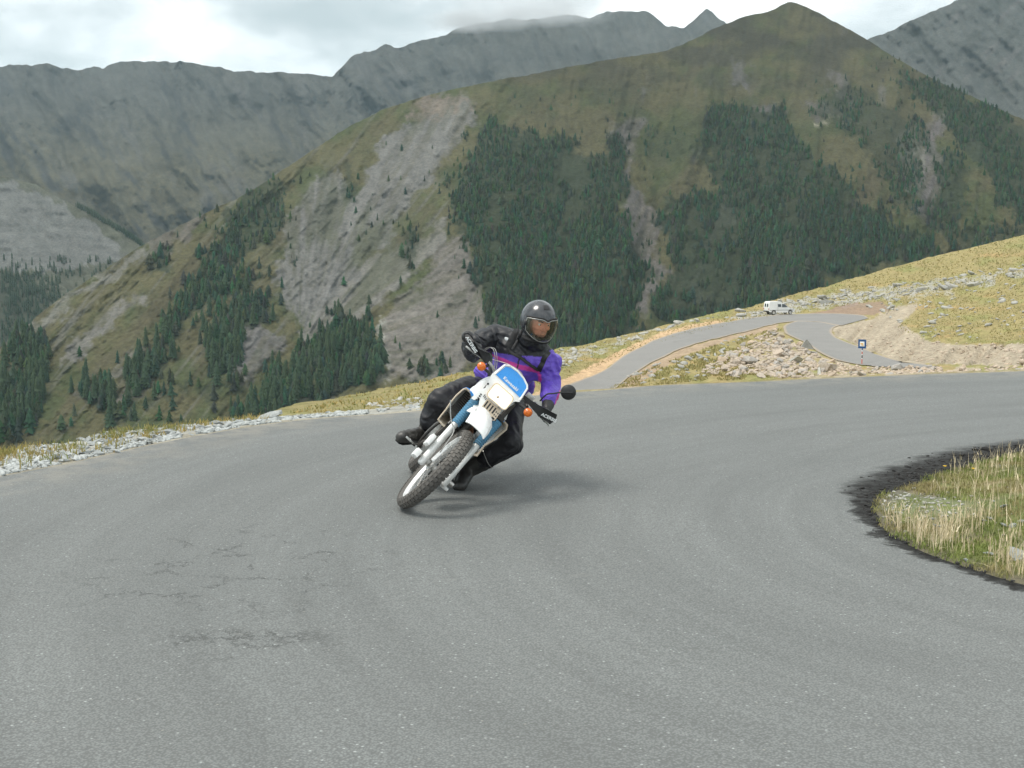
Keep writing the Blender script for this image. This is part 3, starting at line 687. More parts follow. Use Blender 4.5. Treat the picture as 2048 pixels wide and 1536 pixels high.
# steep rocky cut of the bank and the boulder slope get ribs
WXg, WYg = warp(PXg, PYg, 8, 22, 105)
CUT = [(1661,655),(1680,650),(1735,640),(1790,612),(1835,606),(1800,648),(1850,680),(1900,690),(2048,686),(2500,680),(2500,738),(1810,728),(1726,697),(1668,672)]
cut = inpoly(WXg, WYg, CUT)
Z = Z - cut * bed * 0.6 * sst(-0.2, 0.6, fbm((PXg + 0.9 * PYg) / 14, PYg / 120, 4, 106)) * far
# beyond the skyline the ground drops to the valley
addD = [1.10, 1.3, 1.8, 3.0, 6.0]; addPY = [14, 60, 160, 330, 560]
Dl = D[-1]; pl_ = to_py(Dl, Z[-1])
for k_, (m1_, p1_) in enumerate(zip(addD, addPY)):
    dn_ = Dl * m1_ if k_ else Dl * 1.1 + 0.5
    _, b_ = rays(tpx, np.minimum(pl_ + p1_, 1460))
    D = np.vstack([D, dn_]); Z = np.vstack([Z, CH + b_ * dn_])
XX = ax[None] * D
PYg = to_py(D, Z); PXg = np.repeat(tpx[None], D.shape[0], 0)
TG = np.stack([XX, D, Z], -1)
SKYROW = len(tt) - 1
# skirt tucked under the asphalt
sk = TG[0].copy(); sk[:, :2] *= ((ey - 0.35) / ey)[:, None]; sk[:, 2] -= 0.06
TG2 = np.concatenate([sk[None], TG], 0)
def ground_col(PX, PY, DD):
    WX, WY = warp(PX, PY, 16, 26, 110)
    n = fbm(PX / 40, PY / 12, 5, 111, 0.6); n2 = fbm(PX / 6, PY / 3, 4, 112, 0.65)
    c = np.zeros(PX.shape + (3,)); c[:] = (0.30, 0.25, 0.115)
    c = mixc(c, (0.24, 0.235, 0.09), sst(-0.1, 0.5, n))
    c = mixc(c, (0.36, 0.25, 0.115), sst(0.2, 0.6, fbm(PX / 90, PY / 8, 5, 113)) * 0.8)
    c = mixc(c, (0.15, 0.15, 0.07), sst(0.2, 0.7, fbm(PX / 5, PY / 2.6, 3, 118)) * 0.4)
    grey = (0.36, 0.35, 0.32)
    bands = [([(1100,712),(1200,690),(1290,664),(1380,642),(1420,632),(1400,640),(1300,668),(1200,706),(1110,742)],0.8),
      ([(1440,640),(1560,604),(1700,580),(1850,562),(2048,532),(2400,500),(2400,520),(2048,548),(1900,576),(1750,596),(1640,612),(1500,636)],0.75),
      ([(1640,590),(1800,575),(1900,572),(1900,590),(1780,600),(1650,606)],0.6),
      ([(1470,632),(1560,612),(1700,600),(1720,612),(1600,622),(1500,640)],0.7)]
    for pl, s in bands: c = mixc(c, grey, inpoly(WX, WY, pl) * s * sst(-0.4, 0.25, fbm(PX / 14, PY / 4, 4, 119)))
    tan = (0.43, 0.34, 0.24)
    c = mixc(c, (0.40, 0.34, 0.26), inpoly(WX, WY, [(1556,650),(1566,672),(1614,694),(1640,712),(1700,730),(1738,736),(2500,730),(2500,760),(1640,765),(1600,755),(1540,748),(1480,735),(1500,700),(1530,662)]) * sst(-0.35, 0.3, fbm(PX / 16, PY / 9, 4, 120)) * 0.85)
    cc = np.array((0.37, 0.315, 0.235)) * (1 + 0.2 * fbm((PX + 0.9 * PY) / 9, (PX - PY) / 90, 4, 121)[..., None])
    m = inpoly(PX + 4 * n2, PY + 4 * n2, CUT).astype(float)[..., None]; c = c + (cc - c) * m
    c = mixc(c, (0.27, 0.19, 0.15), inpoly(WX, PY, [(1645,622),(1700,606),(1760,603),(1775,616),(1735,630),(1600,628)]) * 0.8)
    c = mixc(c, (0.50, 0.35, 0.21), inpoly(PX + 3 * n2, PY + 2 * n2, [(1080,800),(1150,766),(1204,744),(1250,711),(1312,679),(1378,659),(1448,645),(1440,640),(1386,648),(1324,664),(1241,700),(1200,722),(1130,757),(1040,800)]))
    c = mixc(c, (0.36, 0.27, 0.19), inpoly(PX + 3 * n2, PY + 2 * n2, [(1225,790),(1260,754),(1295,731),(1365,697),(1448,674),(1552,648),(1552,656),(1450,684),(1365,712),(1300,752),(1262,782)]) * 0.9)
    # left shoulder: gravel then tufts
    lf = 1 - sst(820, 900, PX)
    c = mixc(c, (0.23, 0.21, 0.10), lf * 0.5)
    c = mixc(c, (0.42, 0.42, 0.40), lf * inpoly(WX, PY + 5 * n, [(-800,1100),(-800,960),(0,912),(70,892),(137,872),(230,852),(350,852),(500,838),(645,828),(760,816),(840,806),(840,840),(0,1000)]) * 0.8)
    c = mixc(c, (0.30, 0.27, 0.2), (1 - sst(0.15, 0.6, DD - ey[None])) * 0.7)
    return np.clip(c * (1 + 0.16 * n2[..., None]), 0.02, 0.75)
gc = ground_col(PXg, PYg, D); gc2 = np.concatenate([gc[:1], gc], 0)
gm = NT('ground_turf'); v = gm.co()
c = gm.attr('Col'); n1 = gm.noise(v, 2.2, 8, 0.68); n2_ = gm.noise(v, 22, 6, 0.7); n3 = gm.noise(v, 0.5, 6, 0.65)
c = gm.mix(1.0, c, gm.ramp(n1, (0.3, 0.68), (0.7, 1.28)), 'MULTIPLY'); c = gm.mix(1.0, c, gm.ramp(n2_, (0.3, 0.7), (0.7, 1.3)), 'MULTIPLY')
c = gm.mix(1.0, c, gm.ramp(n3, (0.3, 0.86), (0.7, 1.12)), 'MULTIPLY')
gm.set(col=c, rough=0.95, spec=0.15, normal=gm.bump(gm.math('ADD', n1, gm.math('MULTIPLY', n2_, 0.3)), 0.8, 0.12))
me = gridmesh('ground', TG2, flip=True); vcol(me, 'Col', gc2.reshape(-1, 3))
tag(link('ground', me, gm.m, smooth=True), kind='structure')

def on_ground(px, py, lift=0.0):
    """points of the outer ground seen at the pixels (searching down from the skyline)"""
    px = np.atleast_1d(np.asarray(px, float)); py = np.atleast_1d(np.asarray(py, float)); res = np.zeros((len(px), 3)); ok = np.zeros(len(px), bool)
    J = np.interp(px, tpx, np.arange(len(tpx)))
    for k in range(len(px)):
        j0 = min(int(J[k]), len(tpx) - 2); f = J[k] - j0; q = []
        for j in (j0, j0 + 1):
            cy = PYg[:SKYROW + 1, j]; i = np.where((cy[:-1] >= py[k]) & (cy[1:] < py[k]))[0]
            if not len(i): break
            i = i[-1]; t = (cy[i] - py[k]) / (cy[i] - cy[i + 1] + 1e-9); q.append(TG[i, j] * (1 - t) + TG[i + 1, j] * t)
        if len(q) == 2: res[k] = q[0] * (1 - f) + q[1] * f; ok[k] = True
    res[:, 2] += lift
    return res, ok
# ---- the hairpin road below
far_as = NT('far_asphalt'); v = far_as.co(); c = far_as.mix(far_as.noise(v, 0.25, 7, 0.65), (0.175, 0.172, 0.165), (0.25, 0.243, 0.228))
c = far_as.mix(far_as.ramp(far_as.noise(far_as.co((1, 0.25, 1)), 0.5, 7, 0.7, 0.5), (0.60, 0.0), (0.70, 0.6)), c, (0.10, 0.10, 0.10))
c = far_as.mix(1.0, c, far_as.ramp(far_as.noise(v, 9, 4, 0.7), (0.3, 0.85), (0.7, 1.15)), 'MULTIPLY')
c = far_as.mix(far_as.ramp(far_as.attr('rim', 'Fac'), (0.02, 0.9), (0.075, 0.0)), c, (0.34, 0.28, 0.21))
far_as.set(col=c, rough=0.85, spec=0.3)
def ribbon(name, R, nl, nw, rimside):
    R = np.array(R, float); nk = R.shape[1]
    s = np.linspace(0, len(R) - 1, nl); L = pchip(np.arange(len(R)), R, s)     # nl, nk, 2
    tt_ = np.linspace(0, nk - 1, nw); Q = np.swapaxes(pchip(np.arange(nk), np.swapaxes(L, 0, 1), tt_), 0, 1)
    je = 1.6 * fbm(s / 0.35, s * 0 + 5, 4, 261 + nl); Q[:, 0, 1] += je; Q[:, -1, 1] += 0.7 * np.roll(je, 17)
    P, ok = on_ground(Q[..., 0].ravel(), Q[..., 1].ravel(), 0.06)
    P = P.reshape(nl, nw, 3); ok = ok.reshape(nl, nw)
    for i in range(nl):
        for j in range(nw):
            if not ok[i, j]:
                jj = np.where(ok[i])[0]
                P[i, j] = P[i, jj[np.argmin(abs(jj - j))]] if len(jj) else P[max(i - 1, 0), j]
    me = gridmesh(name, P, flip=True)
    rim = np.repeat((np.minimum(tt_ / (nk - 1), 1 - tt_ / (nk - 1)))[None], nl, 0); vflt(me, 'rim', rim)
    return tag(link(name, me, far_as.m, smooth=True), kind='structure')
ribbon('lower_road', LEGA, 160, 12, 0); ribbon('lower_road', LEGB, 110, 14, 0)

# ---- verge inside the bend
n_in = len(INc); piv = np.array((15.5, 8.3))
fr = (np.linspace(0, 1, 150) ** 1.6)[:, None, None]
VP = INc[None] * (1 - fr) + piv[None, None] * fr
dv = polydist(VP[..., 0], VP[..., 1], [tuple(p) for p in INc[::4]])
def verge_z(x, y, d):
    return np.maximum(0.008 + 0.005 * sst(0, .1, d), 0.008 + 0.16 * sst(0.0, 1.6, d) + 0.35 * sst(1.5, 9, d) + sst(0, 0.25, d) * (0.05 * fbm(x / 0.45, y / 0.45, 5, 131) + 0.02 * fbm(x / .12, y / .12, 3, 132))) + undul(x, y)
VZ = verge_z(VP[..., 0], VP[..., 1], dv)
skirt = INc + (INc - piv) / np.linalg.norm(INc - piv, axis=1)[:, None] * 0.12
VPz = np.concatenate([VP, VZ[..., None]], -1)
VPz = np.concatenate([np.concatenate([skirt, undul(skirt[:, 0], skirt[:, 1])[:, None] - 0.03], 1)[None], VPz], 0)
vn1 = fbm(VPz[..., 0] / 0.5, VPz[..., 1] / 0.5, 5, 133, 0.6)
vc = np.zeros(VPz.shape); vc[:] = (0.15, 0.175, 0.055)
vc = mixc(vc, (0.26, 0.22, 0.12), sst(-0.05, 0.4, vn1)); vc = mixc(vc, (0.15, 0.13, 0.10), (1 - sst(0.02, 0.16, np.concatenate([dv[:1] * 0, dv], 0))) * 0.85); vc = mixc(vc, (0.20, 0.185, 0.15), sst(0.3, 0.6, fbm(VPz[..., 0] / .3, VPz[..., 1] / .3, 4, 134)))
tipw = np.exp(-((VPz[..., 0] - 2.75) / 0.42) ** 2 - ((VPz[..., 1] - 8.5) / 0.75) ** 2)
vc = mixc(vc, (0.25, 0.25, 0.245), tipw * 0.3 * sst(-0.5, 0.1, fbm(VPz[..., 0] / .15, VPz[..., 1] / .15, 4, 135)))
me = gridmesh('verge', VPz, flip=True); vcol(me, 'Col', vc.reshape(-1, 3))
tag(link('verge', me, gm.m, smooth=True), kind='structure')
def vpt(x, y):
    d = polydist(np.array([x]), np.array([y]), [tuple(p) for p in INc[::4]])
    return float(verge_z(np.array([x]), np.array([y]), d)[0])
vpoly = [tuple(p) for p in INc[::2]]

# ================================================================== STONES
def stone_mesh(rnd, flat=0.5, long_=1.3):
    b = bmesh.new()
    for _ in range(15):
        d = Vector((rnd.gauss(0, 1), rnd.gauss(0, 1), rnd.gauss(0, 1))).normalized() * rnd.uniform(0.8, 1.0)
        b.verts.new((d.x * 0.5 * long_, d.y * 0.5, d.z * 0.5 * flat))
    r = bmesh.ops.convex_hull(b, input=b.verts)
    for g in r['geom_interior']:
        if isinstance(g, bmesh.types.BMVert): b.verts.remove(g)
    bmesh.ops.recalc_face_normals(b, faces=b.faces)
    m = bpy.data.meshes.new('stone'); b.to_mesh(m); b.free(); return m
def stone_mat(name, c0, c1, c2):
    t = NT(name); v = t.co(); r = t.new('ShaderNodeObjectInfo').outputs['Random']
    c = t.mix(r, c0, c1); c = t.mix(t.ramp(t.noise(v, 3.0, 7, 0.7), (0.5, 0.0), (0.68, 0.7)), c, c2)
    c = t.mix(1.0, c, t.ramp(t.noise(v, 14, 5, 0.7), (0.3, 0.75), (0.7, 1.2)), 'MULTIPLY')
    return t.set(col=c, rough=0.9, spec=0.25, normal=t.bump(t.noise(v, 5, 6, 0.7), 0.5, 0.06))
sm_white = stone_mat('limestone', (0.44, 0.46, 0.45), (0.24, 0.26, 0.26), (0.16, 0.17, 0.16))
sm_tan = stone_mat('boulder_rock', (0.52, 0.41, 0.30), (0.36, 0.35, 0.33), (0.24, 0.19, 0.15))
sm_grey = stone_mat('field_rock', (0.42, 0.41, 0.37), (0.33, 0.33, 0.31), (0.27, 0.25, 0.2))
rs = random.Random(21)
SM = {}
for key, m, fl, lg in (('w', sm_white, 0.42, 1.45), ('t', sm_tan, 0.75, 1.35), ('g', sm_grey, 0.55, 1.5)):
    SM[key] = []
    for _ in range(8):
        q = stone_mesh(rs, fl, lg); q.materials.append(m); SM[key].append(q)
rub = {'w': [], 't': [], 'g': []}
def vground(a, b_):
    z = 0.1
    for _ in range(5):
        q = gpt(a, b_, z); z = vpt(q.x, q.y)
    return q
def stone(key, P, s, label, group, name='stone', sink=0.25):
    o = bpy.data.objects.new(name, SM[key][rs.randrange(8)]); C.objects.link(o)
    o.location = (P[0], P[1], P[2] + s * (0.5 * (0.42 if key == 'w' else 0.6) - sink * 0.4))
    o.scale = (s * rs.uniform(.8, 1.2), s * rs.uniform(.8, 1.1), s * rs.uniform(.75, 1.3))
    o.rotation_euler = (rs.uniform(-.45, .45), rs.uniform(-.45, .45), rs.uniform(0, 6.28))
    return tag(o, label, 'stone', group)
def rubble(key, name, pts, sizes, label):
    V = []; F = []; off = 0
    for P, s in zip(pts, sizes):
        m = SM[key][rs.randrange(8)]
        R = Matrix.Rotation(rs.uniform(0, 6.28), 3, 'Z') @ Matrix.Rotation(rs.uniform(-.5, .5), 3, 'X') @ Matrix.Rotation(rs.uniform(-.5, .5), 3, 'Y')
        co = np.zeros(len(m.vertices) * 3); m.vertices.foreach_get('co', co); co = co.reshape(-1, 3) @ np.array(R).T * s
        V.append(co + np.array((P[0], P[1], P[2] + s * 0.08)))
        f = np.zeros(len(m.loops), int); m.loops.foreach_get('vertex_index', f); F.append(f.reshape(-1, 3) + off); off += len(co)
    me = raw_mesh(name, np.concatenate(V), np.concatenate(F))
    return tag(link(name, me, SM[key][0].materials[0]), label, kind='stuff')
# left verge: pale stones tipped along the shoulder
up = [(0,913),(59,894),(137,876),(156,866),(230,851),(297,858),(352,852),(430,845),(547,838),(645,829),(760,818),(840,808)]
lo = [(a, b - 1) for a, b in OUT_IMG if a <= 900]
def verge_sample(n, x0, x1, bias=1.0):
    x = RNG.uniform(x0, x1, n); u = RNG.uniform(0, 1, n) ** bias
    ylo = np.interp(x, [p[0] for p in lo], [p[1] for p in lo]); yhi = np.interp(x, [p[0] for p in up], [p[1] for p in up])
    return x, ylo + (yhi - ylo) * u
x, y = verge_sample(9500, -60, 840, 1.25); keep = (fbm(x / 34, y / 12, 4, 141) > -0.12); x, y = x[keep], y[keep]
P, ok = on_ground(x, y); P = P[ok]; x = x[ok]
s = RNG.gamma(1.7, 0.013, len(P)) + 0.014; s = s * (1 + 0.6 * sst(520, 840, x) * 0)
rubble('w', 'rubble', P, np.clip(s, 0.015, 0.085), 'small pale grey stones tipped along the outer edge of the road')
x, y = verge_sample(170, 90, 660, 1.0); y -= 1
P, ok = on_ground(x, y); P = P[ok]; x = x[ok]
for p, xx in zip(P, x):
    if xx < 300: l = ('pale grey stone in the heap on the left road verge, under the tufts of grass', 'stones in the left verge')
    elif xx < 480: l = ('pale grey stone in the thick of the heap on the outer verge, behind the road', 'stones in the middle of the verge heap')
    else: l = ('pale grey stone in the thin line where the verge heap runs out towards the rider', 'stones where the verge heap thins out')
    stone('w', p, rs.uniform(0.055, 0.11), *l)
for (a, b, sz, l) in ((245,850,0.22,'flat white slab topmost on the heap of verge stones, left'),(335,870,0.19,'broad pale slab lying in the middle of the verge stones'),(540,836,0.24,'long flat white slab at the thin right end of the verge stones'),(160,868,0.17,'pale block at the left end of the heap among grass tufts'),(436,848,0.16,'upright pale stone standing above the heap beside grass')):
    p, ok = on_ground(a, b)
    if ok[0]: stone('w', p[0], sz, l, None)
# island between the legs of the hairpin and the bank behind the road
def scatter(poly, n, seed):
    xs = [p[0] for p in poly]; ys = [p[1] for p in poly]
    x = RNG.uniform(min(xs), max(xs), n); y = RNG.uniform(min(ys), max(ys), n); k = inpoly(x, y, poly)
    x, y = x[k], y[k]; k = fbm(x / 22, y / 9, 4, seed) > -0.3; P, ok = on_ground(x[k], y[k]); return P[ok], x[k][ok], y[k][ok]
ISL = [(1552,656),(1566,676),(1612,698),(1640,716),(1660,724),(1640,756),(1560,756),(1500,748),(1440,752),(1400,745),(1440,716),(1490,690),(1530,664)]
BERM = [(1640,716),(1700,733),(1800,736),(2060,733),(2060,748),(1640,756)]
P, x, y = scatter(ISL, 2300, 151); rubble('t', 'rubble', P, RNG.uniform(0.15, 0.5, len(P)), 'tan and grey rubble covering the slope between the two legs of the hairpin')
P, x, y = scatter(BERM, 1400, 152); rubble('t', 'rubble', P, RNG.uniform(0.12, 0.42, len(P)), 'tan rubble in the low bank behind the road, right')
P, x, y = scatter([(1668,660),(1735,642),(1800,650),(1850,684),(2050,690),(2050,728),(1810,724),(1726,694)], 1500, 155); rubble('t', 'rubble', P, RNG.gamma(1.6, 0.06, len(P)) + 0.05, 'small stones lying on the raw earth cut at the right')
P, x, y = scatter([(1480,690),(1552,656),(1566,676),(1612,698),(1655,722),(1640,754),(1440,758),(1420,736)], 210, 153)
for p, xx, yy in zip(P[:110], x, y):
    ps = ('left' if xx < 1500 else 'middle' if xx < 1570 else 'right') + (' part near its top' if yy < 700 else ' part halfway up' if yy < 728 else ' part at its foot'); l = ('tan boulder on the rocky slope between the hairpin legs, ' + ps, 'boulders on the hairpin slope, ' + ps)
    stone('t', p, rs.uniform(0.45, 0.85), *l, name='boulder')
for (a, b, sz, l) in ((1655,741,1.25,'big rounded tan boulder at the right foot of the hairpin slope'),(1499,727,1.2,'dark brown boulder leaning on the hairpin slope, left of the pale rocks'),(1556,712,1.3,'long tan slab slanting up the middle of the hairpin slope'),(1590,725,1.1,'large grey boulder low on the hairpin slope'),(1795,741,0.95,'biggest pale boulder in the low bank behind the right of the road'),(1640,750,0.8,'bluish grey boulder at the road edge below the big tan one')):
    p, ok = on_ground(a, b)
    if ok[0]: stone('t' if 'grey' not in l else 'g', p[0], sz, l, None, name='boulder')
p, ok = on_ground(1622, 696)
P, x, y = scatter(BERM, 160, 154)
for p_, xx in zip(P[:50], x): stone('t', p_, rs.uniform(0.35, 0.62), 'tan boulder in the low stony bank along the far side of the road', 'boulders in the low bank', name='boulder')
# rock bands on the hill
for poly, n, lab in (([(1440,640),(1560,602),(1700,578),(1850,560),(2060,528),(2060,552),(1900,578),(1750,598),(1640,614),(1500,637)], 1500, 'grey rocks strewn in bands across the grassy hillside above the lower road'),
                     ([(1100,705),(1200,686),(1290,662),(1380,640),(1440,626),(1440,634),(1300,668),(1200,708),(1110,745)], 600, 'pale rocks strewn on the grass left of the lower road'),
                     ([(1700,606),(2060,560),(2060,680),(1850,676),(1800,648)], 260, 'scattered pale rocks on the grassy bank at the right'),
                     ([(1180,782),(1300,735),(1420,690),(1500,668),(1400,762),(1290,768)], 420, 'small grey rocks in the grass between the road legs'),
                     ([(700,815),(790,802),(880,790),(880,806),(780,820)], 260, 'pale rocks beside the road on the grassy shoulder left of the rider')):
    P, x, y = scatter(poly, n, 160); dd = np.array([p[1] for p in P])
    rubble('g', 'rubble', P, RNG.gamma(1.6, 0.0013, len(P)) * dd + 0.0012 * dd, lab)
for (a, b, sz, l) in ((1478,624,2.0,'flat grey outcrop in the grass left of the white van'),(1650,607,2.1,'grey outcrop above the reddish bank right of the van'),(1885,580,2.2,'large grey outcrop in the rock band on the right hillside'),(1835,582,2.0,'grey outcrop left of the largest one in the rock band'),(1940,572,2.2,'grey outcrop right of the largest one in the rock band'),(1790,602,1.4,'small grey outcrop below the rock band'),(1340,655,1.2,'pale outcrop on the skyline above the orange shoulder')):
    p, ok = on_ground(a, b)
    if ok[0]:
        o = stone('g', p[0], sz, l, None, name='outcrop'); o.scale = (sz * 0.85, sz * 0.6, sz * 0.75); o.rotation_euler[0] *= .5; o.location.z -= sz * 0.12; o.rotation_euler[2] = rs.uniform(-.3, .3)
# grey pointed slab at the edge of the lower road
p, ok = on_ground(1612, 697)
b = bmesh.new(); hh_ = 0.9
tri = [(-0.62, 0), (0.66, 0), (0.42, 0.35), (0.02, hh_), (-0.1, hh_ * 0.96), (-0.45, 0.4)]
f1 = [b.verts.new((q[0], -0.12 + 0.05 * math.sin(i * 3), q[1])) for i, q in enumerate(tri)]; f2 = [b.verts.new((q[0] * 0.9, 0.22 - q[1] * 0.08, q[1] * 0.97)) for q in tri]
b.faces.new(f1); b.faces.new(f2[::-1])
for i in range(6): b.faces.new((f1[i], f2[i], f2[(i + 1) % 6], f1[(i + 1) % 6]))
bmesh.ops.recalc_face_normals(b, faces=b.faces); m_s = bpy.data.meshes.new('pointed_stone'); b.to_mesh(m_s); b.free()
o = link('pointed_stone', m_s, pmat('slab_grey', (0.30, 0.295, 0.27), 0.9, scale=3, var=0.3)); o.location = Vector(p[0]) - Vector((0, 0, 0.1)); o.rotation_euler = (-0.15, 0, 0.2)
tag(o, 'grey three-cornered slab standing at the left edge of the lower road', 'stone')
# stones in the inner verge
for (a, b_, sz, l) in ((1969,1044,0.06,'small white stone in the grass, left of a pair of grey stones'),(1980,1038,0.045,'tiny white stone touching the back of another white one in the grass'),(2008,1052,0.055,'rounded grey stone, left one of a pair in the grass'),(2026,1055,0.075,'square grey stone, right one of a pair in the grass'),(1864,1040,0.045,'white stone alone in the grass near the tip of the verge'),(1977,1110,0.075,'pale stone half hidden by dry stalks near the front of the verge'),(1931,1122,0.05,'grey stone among dry stalks close to the asphalt edge'),(2034,1117,0.15,'long flat white slab at the right edge of the photo in the verge'),(2008,1015,0.07,'brownish stone in the grass at the back of the verge'),(2042,1045,0.065,'tan stone at the right edge above the white slab'),(1874,1054,0.075,'orange brown stone lying right of the flat grey gravel patch'),(1866,1007,0.04,'small whitish stone behind the gravel patch')):
    q = vground(a, b_); stone('w', q, sz * 0.8, l, None, sink=0.1)
gx = RNG.uniform(2.35, 3.6, 2600); gy = RNG.uniform(7.3, 9.8, 2600); kk = inpoly(gx, gy, vpoly + [(15.5, 8.3)]); gx, gy = gx[kk], gy[kk]
wgt = np.exp(-((gx - 2.68) / 0.26) ** 2 - ((gy - 8.5) / 0.55) ** 2) * 0.5 + 0.01; kk = RNG.uniform(0, 1, len(gx)) < wgt; gx, gy = gx[kk], gy[kk]
dd = polydist(gx, gy, [tuple(p_) for p_ in INc[::4]]); gz = verge_z(gx, gy, dd)
rubble('g', 'gravel', np.stack([gx, gy, gz], 1), RNG.uniform(0.01, 0.034, len(gx)), 'flat grey gravel at the tip of the inner verge')

# broken bits of tar along the inside edge
i3 = RNG.integers(60, len(INc) - 60, 9000); q3 = INc[i3]; w3 = np.interp((q3[:, 1] - 7.55) * 0.25, [0, 0.2, 0.32, 0.5, 1], [0.05, 0.10, 0.24, 0.5, 0.62]); dd3 = (q3 - piv) / np.linalg.norm(q3 - piv, axis=1)[:, None]
k3 = RNG.uniform(0, 0.62, 9000) < w3; q3 = q3[k3] + dd3[k3] * (w3[k3] * np.abs(RNG.normal(0, 0.45, k3.sum())))[:, None]
cx_i = RNG.integers(60, len(INc) - 60, 900); cq = INc[cx_i]; cd_ = (cq - piv) / np.linalg.norm(cq - piv, axis=1)[:, None]
cq = cq + cd_ * np.abs(RNG.normal(0, 0.05, 900))[:, None]; cz = undul(cq[:, 0], cq[:, 1])
tarm = pmat('tar_crumb', (0.022, 0.021, 0.020), 0.9, scale=20, var=0.4); SM['k'] = []
for _ in range(8):
    q = stone_mesh(rs, 0.6, 1.3); q.materials.append(tarm); SM['k'].append(q)
cq = np.concatenate([cq, q3]); cz = undul(cq[:, 0], cq[:, 1]) - 0.003
rubble('k', 'tar_crumbs', np.stack([cq[:, 0], cq[:, 1], cz], 1), RNG.gamma(1.6, 0.009, len(cq)) + 0.006, 'black crumbs of broken tar along the inside edge of the bend')

# ================================================================== GRASS
def blade_mat(name, c0, c1, c2=None):
    t = NT(name); v = t.co(); c = t.mix(t.attr('tint', 'Fac'), c0, c1)
    if c2: c = t.mix(t.ramp(t.noise(v, 1.6, 4, 0.6), (0.45, 0.0), (0.6, 1.0)), c, c2)
    c = t.mix(1.0, c, t.ramp(t.noise(v, 60, 3), (0.3, 0.8), (0.7, 1.2)), 'MULTIPLY')
    return t.set(col=c, rough=0.75, spec=0.2)
def blades(name, P, h, wd, mat, label, lean=0.5, kind='stuff'):
    n = len(P); a = RNG.uniform(0, 6.28, n); b = RNG.uniform(0, 6.28, n); l = RNG.uniform(0, lean, n) * h
    dx, dy = np.cos(a) * wd * 0.5, np.sin(a) * wd * 0.5
    lx, ly = np.cos(b) * l, np.sin(b) * l
    V = np.zeros((n, 5, 3)); z0 = P[:, 2] - 0.005
    for k, (tt0, ww) in enumerate(((0, 1), (0, -1), (0.55, 0.75), (0.55, -0.75), (1, 0))):
        V[:, k, 0] = P[:, 0] + dx * ww + lx * tt0 ** 2; V[:, k, 1] = P[:, 1] + dy * ww + ly * tt0 ** 2; V[:, k, 2] = z0 + h * tt0
    idx = (np.arange(n) * 5)[:, None]; F = np.concatenate([idx + np.array((0, 1, 3)), idx + np.array((0, 3, 2)), idx + np.array((2, 3, 4))], 0)
    me = raw_mesh(name, V.reshape(-1, 3), F); vflt(me, 'tint', np.repeat(RNG.uniform(0, 1, n), 5))
    return tag(link(name, me, mat), label, kind=kind)
# inner verge
n = 240000; gx = RNG.uniform(2.3, 7.5, n); gy = RNG.uniform(4.4, 12.6, n); kk = inpoly(gx, gy, vpoly + [(15.5, 8.3)]); gx, gy = gx[kk], gy[kk]
dd = polydist(gx, gy, [tuple(p_) for p_ in INc[::4]])
print('near edge', (dd < 0.1).sum(), len(dd)); tipg = np.exp(-((gx - 2.68) / 0.24) ** 2 - ((gy - 8.5) / 0.45) ** 2)
kk = (fbm(gx / 0.35, gy / 0.35, 4, 171) > -0.3 + tipg * 0.55) & (dd > 0.004); gx, gy, dd = gx[kk], gy[kk], dd[kk]; gz = verge_z(gx, gy, dd)
gr = blade_mat('green_grass', (0.15, 0.20, 0.05), (0.24, 0.27, 0.08), (0.30, 0.26, 0.12))
ex = RNG.uniform(0, 1, 26000); ei = RNG.integers(0, len(INc) - 1, 26000); ep = INc[ei] + (piv - INc[ei]) / np.linalg.norm(piv - INc[ei], axis=1)[:, None] * (ex ** 1.5 * 0.35 - 0.03)[:, None] + RNG.normal(0, 0.015, (26000, 2))
kk = (ep[:, 0] < 7.5) & (fbm(ep[:, 0] / .2, ep[:, 1] / .2, 3, 172) > -0.25); ep = ep[kk]; ed = polydist(ep[:, 0], ep[:, 1], [tuple(p_) for p_ in INc[::4]])
gx = np.r_[gx, ep[:, 0]]; gy = np.r_[gy, ep[:, 1]]; gz = np.r_[gz, np.maximum(verge_z(ep[:, 0], ep[:, 1], ed), undul(ep[:, 0], ep[:, 1]))]
blades('grass', np.stack([gx, gy, gz], 1), RNG.uniform(0.012, 0.045, len(gx)), RNG.uniform(0.003, 0.006, len(gx)), gr, 'short green grass on the verge inside the bend', 1.2)
# dry stalks, thick along the front edge
def stalkpts(n, box, f):
    x = RNG.uniform(box[0], box[1], n); y = RNG.uniform(box[2], box[3], n); k = inpoly(x, y, vpoly + [(15.5, 8.3)]); x, y = x[k], y[k]
    d = polydist(x, y, [tuple(p_) for p_ in INc[::4]]); k = f(x, y, d); return x[k], y[k], d[k]
x, y, d = stalkpts(48000, (2.3, 7.5, 4.4, 12.6), lambda x, y, d: (d > 0.01) & (RNG.uniform(0, 1, len(x)) < np.where((y < 8.1) & (d < 0.6), 1.0, 0.16) * (fbm(x / .25, y / .25, 3, 181) > -0.05)) & (np.hypot(x - 2.7, (y - 8.4) * .6) > 0.35))
x2, y2, d2 = stalkpts(9000, (3.0, 7.5, 9.4, 12.6), lambda x, y, d: (d < 0.5) & (d > 0.05) & (RNG.uniform(0, 1, len(x)) < 0.42) & (fbm(x / .3, y / .3, 3, 182) > 0.05))
x = np.r_[x, x2]; y = np.r_[y, y2]; d = np.r_[d, d2]
st = blade_mat('dry_stalks', (0.58, 0.47, 0.30), (0.76, 0.66, 0.46))
SP = np.stack([x, y, verge_z(x, y, d)], 1)
blades('dry_stalks', SP, RNG.uniform(0.05, 0.22, len(x)), RNG.uniform(0.003, 0.0055, len(x)), st, 'dry straw-coloured stalks standing in the verge inside the bend', 0.45)
